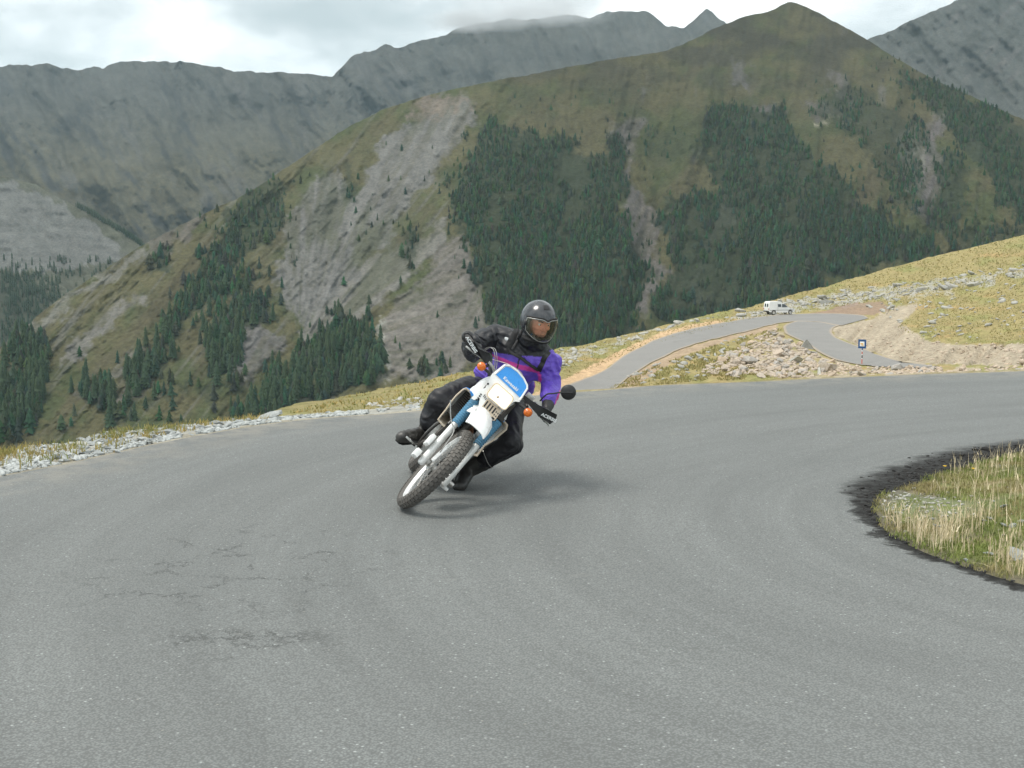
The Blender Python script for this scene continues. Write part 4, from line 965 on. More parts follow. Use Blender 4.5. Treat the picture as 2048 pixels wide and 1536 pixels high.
# seed heads and side twigs for a part of the stalks
k = RNG.uniform(0, 1, len(x)) < 0.5; q = SP[k].copy(); q[:, 2] += RNG.uniform(0.04, 0.12, k.sum()); blades('seed_heads', q, RNG.uniform(0.02, 0.05, k.sum()), RNG.uniform(0.005, 0.009, k.sum()), st, 'seed heads and twigs on the dry stalks of the inner verge', 0.9)
# fallen stalks
k = RNG.uniform(0, 1, len(x)) < 0.16; q = SP[k].copy(); q[:, 2] += 0.02; n = k.sum()
o = blades('fallen_stalks', q, RNG.uniform(0.01, 0.03, n), RNG.uniform(0.003, 0.005, n), st, 'fallen straw lying on the short grass of the inner verge', 9.0)
# yellow flowers
fm = pmat('petal_yellow', (0.8, 0.5, 0.02), 0.5); stem_m = pmat('stem_green', (0.1, 0.16, 0.05), 0.7)
for (a, b_, l) in ((1889, 949, 'orange yellow flower by the dry stalks at the back edge of the verge'), (1946, 954, 'smaller yellow flower right of the other, low in the grass')):
    q = vground(a, b_); z0 = q.z; e_ = empty('flower', (q.x, q.y, z0)); tag(e_, l, 'flower', None)
    bb = bmesh.new(); bmesh.ops.create_cone(bb, segments=6, radius1=0.002, radius2=0.0015, depth=0.06, cap_ends=True); bmesh.ops.translate(bb, vec=(0, 0, 0.03), verts=bb.verts)
    mm = bpy.data.meshes.new('stem'); bb.to_mesh(mm); bb.free(); link('stem', mm, stem_m, e_)
    bb = bmesh.new()
    for i in range(12):
        an = i * math.pi / 6; c0 = bb.verts.new((0, 0, 0.062)); r_ = 0.016
        v1 = bb.verts.new((math.cos(an - .2) * r_, math.sin(an - .2) * r_, 0.068)); v2 = bb.verts.new((math.cos(an + .2) * r_, math.sin(an + .2) * r_, 0.068)); bb.faces.new((c0, v1, v2))
    bmesh.ops.create_icosphere(bb, subdivisions=1, radius=0.006, matrix=Matrix.Translation((0, 0, 0.064)))
    mm = bpy.data.meshes.new('petals'); bb.to_mesh(mm); bb.free(); link('petals', mm, fm, e_)
# left verge tufts
def img_pts(n, poly, seed, thr=-0.1, sc=14):
    xs = [p[0] for p in poly]; ys = [p[1] for p in poly]; x = RNG.uniform(min(xs), max(xs), n); y = RNG.uniform(min(ys), max(ys), n)
    k = inpoly(x, y, poly) & (fbm(x / sc, y / (sc * .5), 4, seed) > thr); P, ok = on_ground(x[k], y[k]); return P[ok]
tl = blade_mat('tuft_grass', (0.32, 0.27, 0.10), (0.18, 0.22, 0.07), (0.42, 0.31, 0.12))
P = np.concatenate([img_pts(20000, [(-90,915),(0,903),(100,886),(200,869),(250,863),(430,842),(520,834),(540,842),(400,852),(250,868),(150,880),(60,900),(0,925),(-90,960)], 191, -0.25),
    img_pts(4500, [(-60,930),(100,896),(240,868),(330,866),(200,905),(60,930),(-60,955)], 192, -0.1, 20), img_pts(3500, [(200,862),(330,850),(420,846),(400,858),(300,880),(200,880)], 193, 0.0, 16),
    img_pts(1200, [(-60,975),(0,948),(200,905),(330,880),(330,884),(0,956),(-60,985)], 194, 0.0)])
blades('grass_tufts', P, RNG.uniform(0.025, 0.095, len(P)), RNG.uniform(0.006, 0.013, len(P)), tl, 'ochre and green grass tufts among the stones of the left verge', 0.8)
P = img_pts(420, [(-60,912),(0,903),(100,886),(250,862),(430,842),(430,846),(250,867),(0,912)], 195, 0.0)
blades('grass_stems', P, RNG.uniform(0.08, 0.2, len(P)), RNG.uniform(0.003, 0.006, len(P)), tl, 'thin seeding stems standing up against the valley above the left verge', 0.3)
# hillside turf, shoulder left of the rider, island grass
P = img_pts(9000, [(560,830),(700,792),(830,767),(950,743),(1120,702),(1120,760),(1000,800),(830,815),(700,822)], 196, -0.5)
blades('turf', P, P[:, 1] * RNG.uniform(0.0012, 0.0032, len(P)), P[:, 1] * RNG.uniform(0.0006, 0.0014, len(P)), tl, 'dry ochre turf on the shoulder behind the rider', 0.9)
P = img_pts(45000, [(1100,700),(1300,656),(1500,610),(1720,552),(2060,462),(2060,690),(1850,682),(1790,655),(1850,612),(1740,604),(1500,640),(1300,690),(1130,758)], 197, -0.35)
tl2 = blade_mat('hill_turf', (0.29, 0.25, 0.105), (0.37, 0.31, 0.135), (0.26, 0.25, 0.10))
blades('turf', P, P[:, 1] * RNG.uniform(0.0004, 0.0011, len(P)), P[:, 1] * RNG.uniform(0.0005, 0.0013, len(P)), tl2, 'dry tussocky turf on the hillside above the lower road', 0.8)
P = img_pts(22000, [(1210,782),(1300,738),(1420,694),(1520,664),(1560,660),(1500,700),(1450,730),(1640,752),(1400,764)], 198, -0.1)
blades('turf', P, P[:, 1] * RNG.uniform(0.0008, 0.0022, len(P)), P[:, 1] * RNG.uniform(0.0006, 0.0013, len(P)), tl2, 'dry turf on the slope between the hairpin legs', 0.8)
# ================================================================== MESH TOOLS
class MB:
    def __init__(s): s.b = bmesh.new()
    def tube(s, pts, r, seg=10, flat=None, caps=True):
        pts = [Vector(p) for p in pts]; rs_ = r if isinstance(r, (list, tuple)) else [r] * len(pts); rings = []
        t0 = (pts[1] - pts[0]).normalized(); n = t0.orthogonal().normalized()
        if flat is not None:
            n = Vector(flat); n = (n - t0 * n.dot(t0)).normalized()
        for i, p in enumerate(pts):
            t = ((pts[min(i + 1, len(pts) - 1)] - pts[max(i - 1, 0)])).normalized()
            n = (n - t * n.dot(t)).normalized(); bb = t.cross(n)
            rr = rs_[i]; ra, rb = rr if isinstance(rr, (list, tuple)) else (rr, rr)
            rings.append([s.b.verts.new(p + n * math.cos(a) * ra + bb * math.sin(a) * rb) for a in [2 * math.pi * k / seg for k in range(seg)]])
        for a, b in zip(rings[:-1], rings[1:]):
            for k in range(seg): s.b.faces.new((a[k], a[(k + 1) % seg], b[(k + 1) % seg], b[k]))
        if caps: s.b.faces.new(rings[0][::-1]); s.b.faces.new(rings[-1])
        return s
    def curve(s, pts, r, seg=8, n=24):
        P = np.array([tuple(p) for p in pts], float); d = np.r_[0, np.cumsum(np.linalg.norm(np.diff(P, axis=0), axis=1))]
        Q = pchip(d, P, np.linspace(0, d[-1], n)); return s.tube([Vector(q) for q in Q], r, seg)
    def box(s, c, size, R=None, bev=0.0):
        M = Matrix.Translation(c) @ (R.to_4x4() if R is not None else Matrix.Identity(4)) @ Matrix.Diagonal((*size, 1))
        g = bmesh.ops.create_cube(s.b, size=1.0, matrix=M)
        if bev:
            ed = list({e for v in g['verts'] for e in v.link_edges}); bmesh.ops.bevel(s.b, geom=ed, offset=bev, segments=2, affect='EDGES', profile=0.6)
        return s
    def ball(s, c, r, R=None, sub=3):
        r = r if isinstance(r, (tuple, list)) else (r, r, r)
        M = Matrix.Translation(c) @ (R.to_4x4() if R is not None else Matrix.Identity(4)) @ Matrix.Diagonal((*r, 1))
        bmesh.ops.create_icosphere(s.b, subdivisions=sub, radius=1.0, matrix=M); return s
    def prism(s, poly, d):
        """polygon of 3-D points, thickened by vector d"""
        d = Vector(d); a = [s.b.verts.new(Vector(p)) for p in poly]; c = [s.b.verts.new(Vector(p) + d) for p in poly]
        s.b.faces.new(a); s.b.faces.new(c[::-1]); n = len(a)
        for i in range(n): s.b.faces.new((a[i], c[i], c[(i + 1) % n], a[(i + 1) % n]))
        return s
    def sheet(s, grid, th=0.0):
        """grid of points -> surface, optionally thickened along its normal"""
        g = [[s.b.verts.new(Vector(p)) for p in row] for row in grid]; fs = []
        for i in range(len(g) - 1):
            for j in range(len(g[0]) - 1): fs.append(s.b.faces.new((g[i][j], g[i][j + 1], g[i + 1][j + 1], g[i + 1][j])))
        if th: bmesh.ops.recalc_face_normals(s.b, faces=fs); bmesh.ops.solidify(s.b, geom=fs, thickness=th)
        return s
    def torus(s, c, ax, R_, r, seg=48, rs2=10, sq=1.0):
        ax = Vector(ax).normalized(); u = ax.orthogonal().normalized(); v = ax.cross(u); rings = []
        for k in range(seg):
            a = 2 * math.pi * k / seg; d = u * math.cos(a) + v * math.sin(a)
            rings.append([s.b.verts.new(Vector(c) + d * (R_ + r * math.cos(t)) + ax * (r * sq * math.sin(t))) for t in [2 * math.pi * q / rs2 for q in range(rs2)]])
        for k in range(seg):
            A, B_ = rings[k], rings[(k + 1) % seg]
            for q in range(rs2): s.b.faces.new((A[q], A[(q + 1) % rs2], B_[(q + 1) % rs2], B_[q]))
        return s
    def band(s, c, ax, prof, seg=64):
        """lathe of a closed (radius, along-axis) profile about the axis"""
        ax = Vector(ax).normalized(); u = ax.orthogonal().normalized(); v = ax.cross(u); rings = []
        for k in range(seg):
            a = 2 * math.pi * k / seg; d = u * math.cos(a) + v * math.sin(a); rings.append([s.b.verts.new(Vector(c) + d * r + ax * h) for r, h in prof])
        m = len(prof)
        for k in range(seg):
            A, B_ = rings[k], rings[(k + 1) % seg]
            for q in range(m): s.b.faces.new((A[q], A[(q + 1) % m], B_[(q + 1) % m], B_[q]))
        return s
    def out(s, name, mat, parent=None, smooth=True, bevel=0, ang=35):
        bmesh.ops.recalc_face_normals(s.b, faces=s.b.faces)
        me = bpy.data.meshes.new(name); s.b.to_mesh(me); s.b.free()
        o = link(name, me, mat, parent)
        if smooth:
            me.polygons.foreach_set('use_smooth', [True] * len(me.polygons)); me.set_sharp_from_angle(angle=math.radians(ang))
        return o

# ================================================================== MOTORCYCLE
YAW, LEAN = 0.026, 0.765
F_ = Vector((math.sin(YAW), -math.cos(YAW), 0)); L_ = Vector((math.cos(YAW), math.sin(YAW), 0)); U_ = Vector((0, 0, 1))
B3 = Matrix((F_, L_, U_)).transposed() @ Matrix.Rotation(-LEAN, 3, 'X')
BM = Matrix.Translation((-0.755, 8.47, 0.018)) @ B3.to_4x4(); BI = BM.inverted()
def W(p): return BM @ Vector(p)
CAMP = Vector((0, 0, CH)); LO = BI @ CAMP
def pick(px, py, X0, k=0.0):
    """bike-frame point on the plane X = X0 + k (Z - 0.9) that is seen at the pixel"""
    d = BI.to_3x3() @ (pt(px, py, 1.0) - CAMP)
    t = (X0 + k * (LO.z - 0.9) - LO.x) / (d.x - k * d.z); return LO + d * t
bike = empty('motorcycle'); bike.matrix_world = BM
tag(bike, 'white and blue off-road motorcycle leaning steeply into the bend with its headlight lit', 'motorcycle')
M_white = pmat('white_plastic', (0.87, 0.87, 0.85), 0.3, scale=9, var=0.04, dirt=0.12, dirtcol=(0.5, 0.46, 0.38))
M_cream = pmat('aged_plastic', (0.66, 0.55, 0.42), 0.5, scale=9, var=0.1, dirt=0.3, dirtcol=(0.25, 0.19, 0.13))
M_blue = pmat('blue_decal', (0.035, 0.30, 0.78), 0.3, scale=20, var=0.06)
M_gait = pmat('blue_rubber', (0.10, 0.27, 0.42), 0.7, scale=14, var=0.15, dirt=0.25)
M_black = pmat('black_plastic', (0.018, 0.018, 0.019), 0.45, var=0.2)
M_dark = pmat('engine_black', (0.03, 0.028, 0.027), 0.55, scale=12, var=0.4, dirt=0.5, bump=0.3)
M_alu = pmat('aluminium', (0.62, 0.62, 0.60), 0.33, 0.85, scale=20, var=0.15, dirt=0.3)
M_forkm = pmat('fork_paint', (0.74, 0.74, 0.72), 0.35, 0.2, scale=12, var=0.08, dirt=0.2, dirtcol=(0.3, 0.27, 0.22))
M_steel = pmat('steel', (0.45, 0.44, 0.42), 0.35, 0.9, var=0.2, dirt=0.3)
M_rust = pmat('exhaust_rust', (0.22, 0.10, 0.055), 0.6, 0.4, scale=10, var=0.4)
M_tyre = pmat('tyre_rubber', (0.088, 0.083, 0.078), 0.9, scale=14, var=0.25, dirt=0.9, dirtcol=(0.17, 0.158, 0.14), bump=0.4)
M_orange = NT('indicator_lens'); v = M_orange.co(); c = M_orange.mix(M_orange.vor(v, 90), (0.85, 0.20, 0.012), (0.5, 0.09, 0.005)); M_orange = M_orange.set(col=c, rough=0.25, coat=0.5)
M_lamp = NT('headlight_lens'); v = M_lamp.co(); c = M_lamp.mix(M_lamp.noise(v, 14, 3), (1.0, 0.86, 0.58), (1.0, 0.74, 0.42))
M_lamp.set(col=(0.9, 0.85, 0.75), rough=0.15); M_lamp.l.new(c, M_lamp.b.inputs['Emission Color']); M_lamp.b.inputs['Emission Strength'].default_value = 0.75; M_lamp = M_lamp.m
M_rim = pmat('rim_alloy', (0.80, 0.80, 0.79), 0.3, 0.35, scale=20, var=0.08, dirt=0.15)
M_mirror = pmat('mirror_glass', (0.6, 0.62, 0.65), 0.05, 1.0)

YAX = Vector((0, 1, 0))
def wheel(cx, R_, w_, rimr, name, knobrows=5):
    wh = empty(name); wh.parent = bike; wh.location = (0, 0, 0); M_alur = M_rim
    ring = R_ - w_ * 0.52
    m = MB(); hw = w_ * 0.46; dr = R_ - rimr; m.band((cx, 0, R_), YAX, [(rimr + 0.010, -0.024), (rimr + 0.012, -0.030), (rimr + 0.35 * dr, -hw), (rimr + 0.58 * dr, -hw * 1.02), (rimr + 0.80 * dr, -hw * 0.80), (R_ - 0.008, -hw * 0.4), (R_ - 0.005, 0), (R_ - 0.008, hw * 0.4), (rimr + 0.80 * dr, hw * 0.80), (rimr + 0.58 * dr, hw * 1.02), (rimr + 0.35 * dr, hw), (rimr + 0.012, 0.030), (rimr + 0.010, 0.024)], 80)
    nk = 58; prof = [(-1.05, 0.9), (-0.52, 1.0), (0.0, 1.0), (0.52, 1.0), (1.05, 0.9)]
    for k in range(nk):
        for q, (a, s_) in enumerate(prof):
            th_ = 2 * math.pi * (k + 0.5 * (q % 2)) / nk; er = Vector((math.cos(th_), 0, math.sin(th_))); et = Vector((-math.sin(th_), 0, math.cos(th_)))
            nrm = er * math.cos(a) + YAX * math.sin(a); c_ = Vector((cx, 0, R_)) + er * (ring - 0.004) + nrm * (w_ * 0.48 + 0.004)
            Rm = Matrix((et, nrm.cross(et) * -1, nrm)).transposed(); m.box(c_, (0.026, 0.0225, 0.006), Rm)
    m.out('tyre', M_tyre, wh, ang=30)
    ri = rimr
    m = MB(); m.band((cx, 0, R_), YAX, [(ri, -0.026), (ri + 0.014, -0.028), (ri + 0.016, -0.022), (ri + 0.002, -0.016), (ri - 0.008, 0), (ri + 0.002, 0.016), (ri + 0.016, 0.022), (ri + 0.014, 0.028), (ri, 0.026), (ri - 0.013, 0.008), (ri - 0.013, -0.008)], 72)
    m.out('rim', M_rim, wh)
    m = MB()
    for k in range(36):
        th_ = 2 * math.pi * k / 36; sd_ = 1 if k % 2 else -1; tw = 0.5 * (1 if k % 4 < 2 else -1)
        m.tube([(cx + math.cos(th_ + tw) * 0.035, sd_ * 0.04, R_ + math.sin(th_ + tw) * 0.035), (cx + math.cos(th_) * (ri - 0.008), 0, R_ + math.sin(th_) * (ri - 0.008))], 0.0019, 5)
    m.out('spokes', M_steel, wh)
    m = MB(); m.band((cx, 0, R_), YAX, [(0.001, -0.055), (0.03, -0.055), (0.045, -0.045), (0.045, -0.035), (0.024, -0.02), (0.024, 0.02), (0.045, 0.035), (0.045, 0.045), (0.03, 0.055), (0.001, 0.055)], 24)
    m.out('hub', M_alu, wh); return wh
fw = wheel(0.0, 0.345, 0.088, 0.268, 'front_wheel')
rw = wheel(-1.38, 0.330, 0.112, 0.232, 'rear_wheel')
AX = Vector((0, 0, 0.345)); rk = math.radians(27); FU = Vector((-math.sin(rk), 0, math.cos(rk)))
m = MB(); m.band((0, 0, 0.345), YAX, [(0.075, 0.062), (0.118, 0.062), (0.118, 0.066), (0.075, 0.066)], 48); m.out('brake_disc', M_steel, bike)
for sy, nm in ((-1, 'fork'), (1, 'fork')):
    off = Vector((0.035, sy * 0.105, 0)); base = AX + Vector((0.0, sy * 0.105, 0)) + Vector((0.022, 0, 0))
    m = MB(); m.tube([base - FU * 0.045, base - FU * 0.03, base + FU * 0.10, base + FU * 0.34], [0.016, 0.026, 0.0245, 0.0235], 18)
    m.box(base - FU * 0.012 + Vector((-0.014, 0, 0)), (0.052, 0.04, 0.056), Matrix.Rotation(-rk, 3, 'Y'), 0.008)
    fk = m.out('fork', M_forkm, bike)
    pr = []; nrib = 13
    for i in range(nrib * 4 + 1):
        t = i / (nrib * 4); pr.append((base + FU * (0.335 + 0.225 * t), (0.031 + 0.004 * t) + 0.0035 * math.cos(i * math.pi / 2)))
    m = MB(); m.tube([p for p, r in pr], [r for p, r in pr], 20); m.out('gaiter', M_gait, fk)
    m = MB(); m.tube([base + FU * 0.55, base + FU * 0.80], 0.0195, 16); m.out('stanchion', M_dark, fk)
# white guards clamped outside the right lower leg, and axle gear
b0 = AX + Vector((0.035, -0.105, 0))
Rk = Matrix.Rotation(-rk, 3, 'Y')
m = MB(); m.box(b0 + FU * 0.125 + Vector((0.0, -0.058, 0)), (0.075, 0.032, 0.085), Rk, 0.008); m.out('fork_guard', M_white, bike)
m = MB(); m.box(b0 - FU * 0.005 + Vector((0.0, -0.066, 0)), (0.06, 0.040, 0.060), Rk, 0.006); m.out('fork_guard', M_white, bike)
m = MB(); m.tube([AX + Vector((0, -0.15, 0)), AX + Vector((0, 0.155, 0))], 0.011, 12); m.tube([AX + Vector((0, 0.13, 0)), AX + Vector((0, 0.165, 0))], 0.019, 12)
m.tube([AX + Vector((0, -0.125, 0)), AX + Vector((0, -0.06, 0))], 0.028, 14); m.out('axle', M_steel, bike)
m = MB(); m.box(AX + Vector((-0.06, 0.075, 0.085)), (0.075, 0.04, 0.055), Rk, 0.01); m.out('brake_caliper', M_alu, bike)
m = MB(); c0 = AX + Vector((0.0, 0.125, -0.045)); m.tube([c0 - YAX * 0.02, c0 + YAX * 0.035], [0.016, 0.012], 12); m.out('axle_nut', M_white, bike)
for zz, wd_ in ((0.585, 0.13), (0.76, 0.12)):
    m = MB(); q = AX + Vector((0.022, 0, 0)) + FU * zz; m.box(q, (0.07, wd_ * 2, 0.035), Rk, 0.01); m.out('triple_clamp', M_dark, bike)
# brake hose and cable hanging on the right
m = MB(); m.curve([pick(901, 800, -0.1), pick(901, 825, -0.08), pick(903, 843, -0.06), pick(908, 862, -0.03), pick(880, 905, 0.02)], 0.0042, 7); m.out('cable', M_steel, bike)
m = MB(); m.curve([pick(966, 902, -0.3), pick(971, 915, -0.35), pick(977, 928, -0.4), pick(984, 936, -0.5)], 0.0028, 6); m.out('cable', M_steel, bike)
# front mudguard
fo_ = [(931,843),(967,878),(984,856),(984,838),(976,827),(966,816),(956,814),(950,816),(941,821),(941,826)]
def P3(lst, X0, k): return [pick(x, y, X0, k) for x, y in lst]
m = MB(); rows_ = []
lip = [(931,843),(938,850),(949,861),(960,871),(967,878)]; top = [(945,815),(953,815),(966,818),(976,827),(984,838)]
Lp = [pick(x, y, 0.17) for x, y in lip]; Tp = [pick(x, y, -0.10) for x, y in top]
for i in range(9):
    t = i / 8; row = []
    for j in range(9):
        u = j / 8 * 4; j0 = min(int(u), 3); f = u - j0
        p = (Lp[j0].lerp(Lp[j0 + 1], f)).lerp(Tp[j0].lerp(Tp[j0 + 1], f), t); e = (j / 8 - .5) * 2
        p = p + Vector((0.03 * math.sin(math.pi * t), 0, 0.014 * math.sin(math.pi * t) + 0.018 * (1 - e * e) * (1 - .3 * t))); row.append(p)
    rows_.append(row)
m.sheet(rows_, 0.006)
# drooping side lip on the left and tail behind the fork
m.sheet([[Lp[4] + Vector((0, 0, 0)), Lp[4].lerp(Tp[4], .5), Tp[4]], [pick(967, 879, 0.10), pick(977, 868, 0.03), pick(984, 855, -0.08)]], 0.005)
m.sheet([[Tp[0] + Vector((0, 0, 0.004)), Tp[1], Tp[2], Tp[3], Tp[4]], [Tp[0] + Vector((-0.35, -0.005, 0.01)), Tp[1] + Vector((-0.35, 0, 0.03)), Tp[2] + Vector((-0.35, 0, 0.035)), Tp[3] + Vector((-0.35, 0, 0.03)), Tp[4] + Vector((-0.35, 0.005, 0.01))]], 0.005)
m.prism([pick(933.5, 822, 0.02), pick(943, 816, 0.0), pick(953, 815, 0.0), pick(948, 823, 0.02), pick(941, 825, 0.02)], (-0.05, 0, 0))
m.out('front_mudguard', M_white, bike, ang=50)
# headlamp mask
KM = -0.42; XM = -0.145
mask = [(1008.5,729.5),(1020,731),(1035,741.5),(1047.5,755.5),(1054,769),(1055.5,777),(1047,791),(1039,804),(1031,803),(1024,806),(1010,820),(1004,820),(996,812),(978,842),(964,828),(959,822),(957,812),(960,796),(948,800),(943,797),(958,781),(971,777),(981.5,751),(995,740)]
mp_ = P3(mask, XM, KM)
m = MB(); m.prism(mp_, (-0.045, 0, 0.0)); bmesh.ops.triangulate(m.b, faces=[f for f in m.b.faces if len(f.verts) > 4])
mk = m.out('headlight_mask', M_white, bike, ang=30)
def inset(poly, k_):
    c_ = sum(poly, Vector()) / len(poly); return [c_ + (p - c_) * k_ for p in poly]
m = MB(); m.prism([p + Vector((0.004, 0, 0)) for p in P3([(1011.7,733),(1024,735.8),(1040,748),(1051,765),(1053,775),(1040,795),(1016,772),(992,749)], XM, KM)], (-0.01, 0, 0)); m.out('number_panel', M_blue, bike, smooth=False)
# raised rim of the mask's upper edge
m = MB(); m.tube([p + Vector((0.002, 0, 0)) for p in P3([(990,748),(1009.5,730.5),(1020,732),(1035,742.5),(1047,756.5),(1054,770),(1054.5,777),(1039.5,800)], XM, KM)], 0.007, 8); m.out('mask_edge', M_white, mk)
# lens surround and lens: rounded four-sided
def rrect(c4, r, n=5):
    out_ = []
    for i in range(4):
        p, a, b_ = c4[i], c4[i - 1], c4[(i + 1) % 4]; da = (a - p).normalized() * r; db = (b_ - p).normalized() * r
        for k in range(n + 1):
            t = k / n; out_.append((p + da) * (1 - t) ** 2 + p * 2 * t * (1 - t) + (p + db) * t ** 2)
    return out_
lc = P3([(992,762),(1030,795.5),(1010,822),(970.5,788.5)], XM, KM)
sur = rrect(lc, 0.03); 
m = MB(); n = len(sur); cc_ = sum(sur, Vector()) / n
ringsl = [[p + Vector((0.002, 0, 0)) for p in sur], [p + Vector((0.034, 0, 0)) for p in inset(sur, 0.985)], [p + Vector((0.034, 0, 0)) for p in inset(sur, 0.92)], [p + Vector((0.016, 0, 0)) for p in inset(sur, 0.89)]]
vr = [[m.b.verts.new(p) for p in r] for r in ringsl]
for a_, b_ in zip(vr[:-1], vr[1:]):
    for i in range(n): m.b.faces.new((a_[i], a_[(i + 1) % n], b_[(i + 1) % n], b_[i]))
m.out('lamp_surround', M_cream, mk, ang=50)
m = MB(); rr_ = []
for s_ in (0.895, 0.8, 0.6, 0.35, 0.1):
    rr_.append([m.b.verts.new(p + Vector((0.018 + 0.016 * (1 - s_ ** 2), 0, 0))) for p in inset(sur, s_)])
for a_, b_ in zip(rr_[:-1], rr_[1:]):
    for i in range(n): m.b.faces.new((a_[i], a_[(i + 1) % n], b_[(i + 1) % n], b_[i]))
m.b.faces.new(rr_[-1]); hl = m.out('headlight', M_lamp, bike, ang=60)
m = MB(); m.ball(pick(995.5, 792.5, XM, KM) + Vector((0.036, 0, 0)), (0.006, 0.011, 0.011), sub=2); m.out('bulb_cap', M_cream, hl)
# slots in the grille below the lens: dark strips recessed in framed ribs
m = MB(); ribs = MB()
gx0 = Vector((0, 1, 0)); zax = (pick(1000, 780, XM, KM) - pick(990, 793, XM, KM)).normalized()
def slot(px, py, wd_, ln, up=True):
    p = pick(px, py, XM, KM) + Vector((0.0035, 0, 0)); ya = Vector((0, 1, 0)); d = (zax if up else ya); e = (ya if up else zax)
    q = [p - e * wd_ - d * ln, p + e * wd_ - d * ln, p + e * wd_ + d * ln, p - e * wd_ + d * ln]; m.prism(q, (-0.006, 0, 0))
for i in range(4): slot(972 + i * 5.3, 807.5 + i * 4.6, 0.0055, 0.024)
for i in range(3):
    for j in range(3): slot(992.5 + i * 3.4 - j * 4.2, 824 + i * 3.0 + j * 5.4, 0.006, 0.0035, False)
for i in range(3): slot(968.5 + i * 1.5 - 2.5 * 0, 795 + i * 3.5 - 4, 0.011 - 0.002 * i, 0.0022, False)
for i, (x_, y_) in enumerate(((962, 788.5), (959.5, 792), (956.5, 796), (953, 799.5))): slot(x_, y_, 0.005, 0.006, False)
m.out('grille_slots', M_black, mk, smooth=False)
m = MB(); grl = P3([(975,797),(1003,821),(990,841),(978,842),(966,829),(960,818)], XM, KM); m.prism([p + Vector((0.001, 0, 0)) for p in grl], (-0.012, 0, 0)); m.out('grille', M_cream, mk, smooth=False)
for (x_, y_) in ((969.5, 819.5), (976, 767.5), (985, 836)):
    m = MB(); m.ball(pick(x_, y_, XM, KM) + Vector((0.004, 0, 0)), (0.006, 0.008, 0.008), sub=2); m.out('screw', M_black, mk)
def text3(body, a_, b_, updir, size, mat, name, parent, lift, bold=0.0, shear=0.0):
    """lettering running from a_ to b_ in the parent frame"""
    cu = bpy.data.curves.new(name, 'FONT'); cu.body = body; cu.size = 1.0; cu.extrude = 0.02; cu.offset = bold; cu.shear = shear
    to = bpy.data.objects.new(name, cu); C.objects.link(to); dg = bpy.context.evaluated_depsgraph_get(); dg.update()
    me = bpy.data.meshes.new_from_object(to.evaluated_get(dg)); bpy.data.objects.remove(to)
    xs = [v_.co.x for v_ in me.vertices]; w_ = max(xs) - min(xs); x0 = min(xs)
    X = (b_ - a_); ln = X.length; X.normalize(); Yv = (updir - X * updir.dot(X)).normalized(); Zv = X.cross(Yv)
    for v_ in me.vertices:
        v_.co = a_ + X * ((v_.co.x - x0) / w_ * ln) + Yv * v_.co.y * size + Zv * (v_.co.z * size * 0.1 + lift)
    return link(name, me, mat, parent)
M_letter = pmat('white_print', (0.82, 0.84, 0.84), 0.5, var=0.05)
text3('Kawasaki', pick(1005.5, 757.5, XM, KM), pick(1033, 783, XM, KM), zax, 0.034, M_letter, 'lettering', mk, 0.005, 0.02)
# small windscreen wire over the mask and cables
m = MB(); m.curve([pick(985,719,-.3), pick(1000,723,-.27), pick(1020,730,-.24), pick(1040,743,-.25), pick(1050,760,-.27)], 0.0022, 6); m.out('cable', M_cream, bike)
for o_x in (0, 4): 
    m = MB(); m.curve([pick(960+o_x,706,-.42), pick(975+o_x,695,-.34), pick(986+o_x,698,-.28), pick(990+o_x,715,-.27), pick(988+o_x,742,-.28), pick(984+o_x,765,-.3)], 0.0026, 6); m.out('cable', M_steel, bike)
# indicators
for (x_, y_), s_ in (((963, 733), -1), ((1056, 825), 1)):
    p = pick(x_, y_, -0.16); ind_ = empty('indicator'); ind_.parent = bike; ind_.location = (0, 0, 0)
    m = MB(); m.band(p, (1, 0, 0), [(0.0005, 0.022), (0.018, 0.020), (0.029, 0.010), (0.031, 0.0), (0.031, -0.006), (0.0005, -0.006)], 24); m.out('lens', M_orange, ind_)
    m = MB(); m.band(p, (1, 0, 0), [(0.0005, -0.006), (0.032, -0.006), (0.030, -0.03), (0.014, -0.048), (0.0005, -0.05)], 24); m.out('housing', M_black, ind_)
    m = MB(); m.curve([p + Vector((-0.035, 0, 0)), Vector((p.x - 0.05, p.y * 0.75, p.z)), Vector((-0.24, s_ * 0.09, p.z - 0.02))], 0.010, 8, 10); m.out('stalk', M_black, ind_)
# handlebar
hb = bike
bar = [(-0.50, -0.405, 1.075), (-0.44, -0.30, 1.09), (-0.39, -0.17, 1.085), (-0.375, -0.07, 1.03), (-0.375, 0.07, 1.03), (-0.39, 0.17, 1.085), (-0.44, 0.30, 1.09), (-0.50, 0.405, 1.075)]
m = MB(); m.curve(bar, 0.0115, 10, 48); m.out('handlebar', M_steel, bike)
for s_ in (-1, 1):
    m = MB(); m.curve([(-0.505, s_ * 0.41, 1.075), (-0.46, s_ * 0.34, 1.086), (-0.437, s_ * 0.29, 1.09)], 0.0175, 12, 12); m.out('grip', M_black, bike)
    # perch, lever, switch gear
    m = MB(); m.box((-0.415, s_ * 0.245, 1.09), (0.05, 0.055, 0.04), None, 0.008); m.out('switch_gear', M_black, bike)
    m = MB(); m.curve([(-0.39, s_ * 0.245, 1.085), (-0.35, s_ * 0.30, 1.075), (-0.385, s_ * 0.40, 1.06)], [0.0075] * 12, 8, 12); m.out('lever', M_alu, bike)
m = MB(); m.box((-0.375, 0.165, 1.115), (0.045, 0.06, 0.04), None, 0.006); m.out('master_cylinder', M_alu, bike)
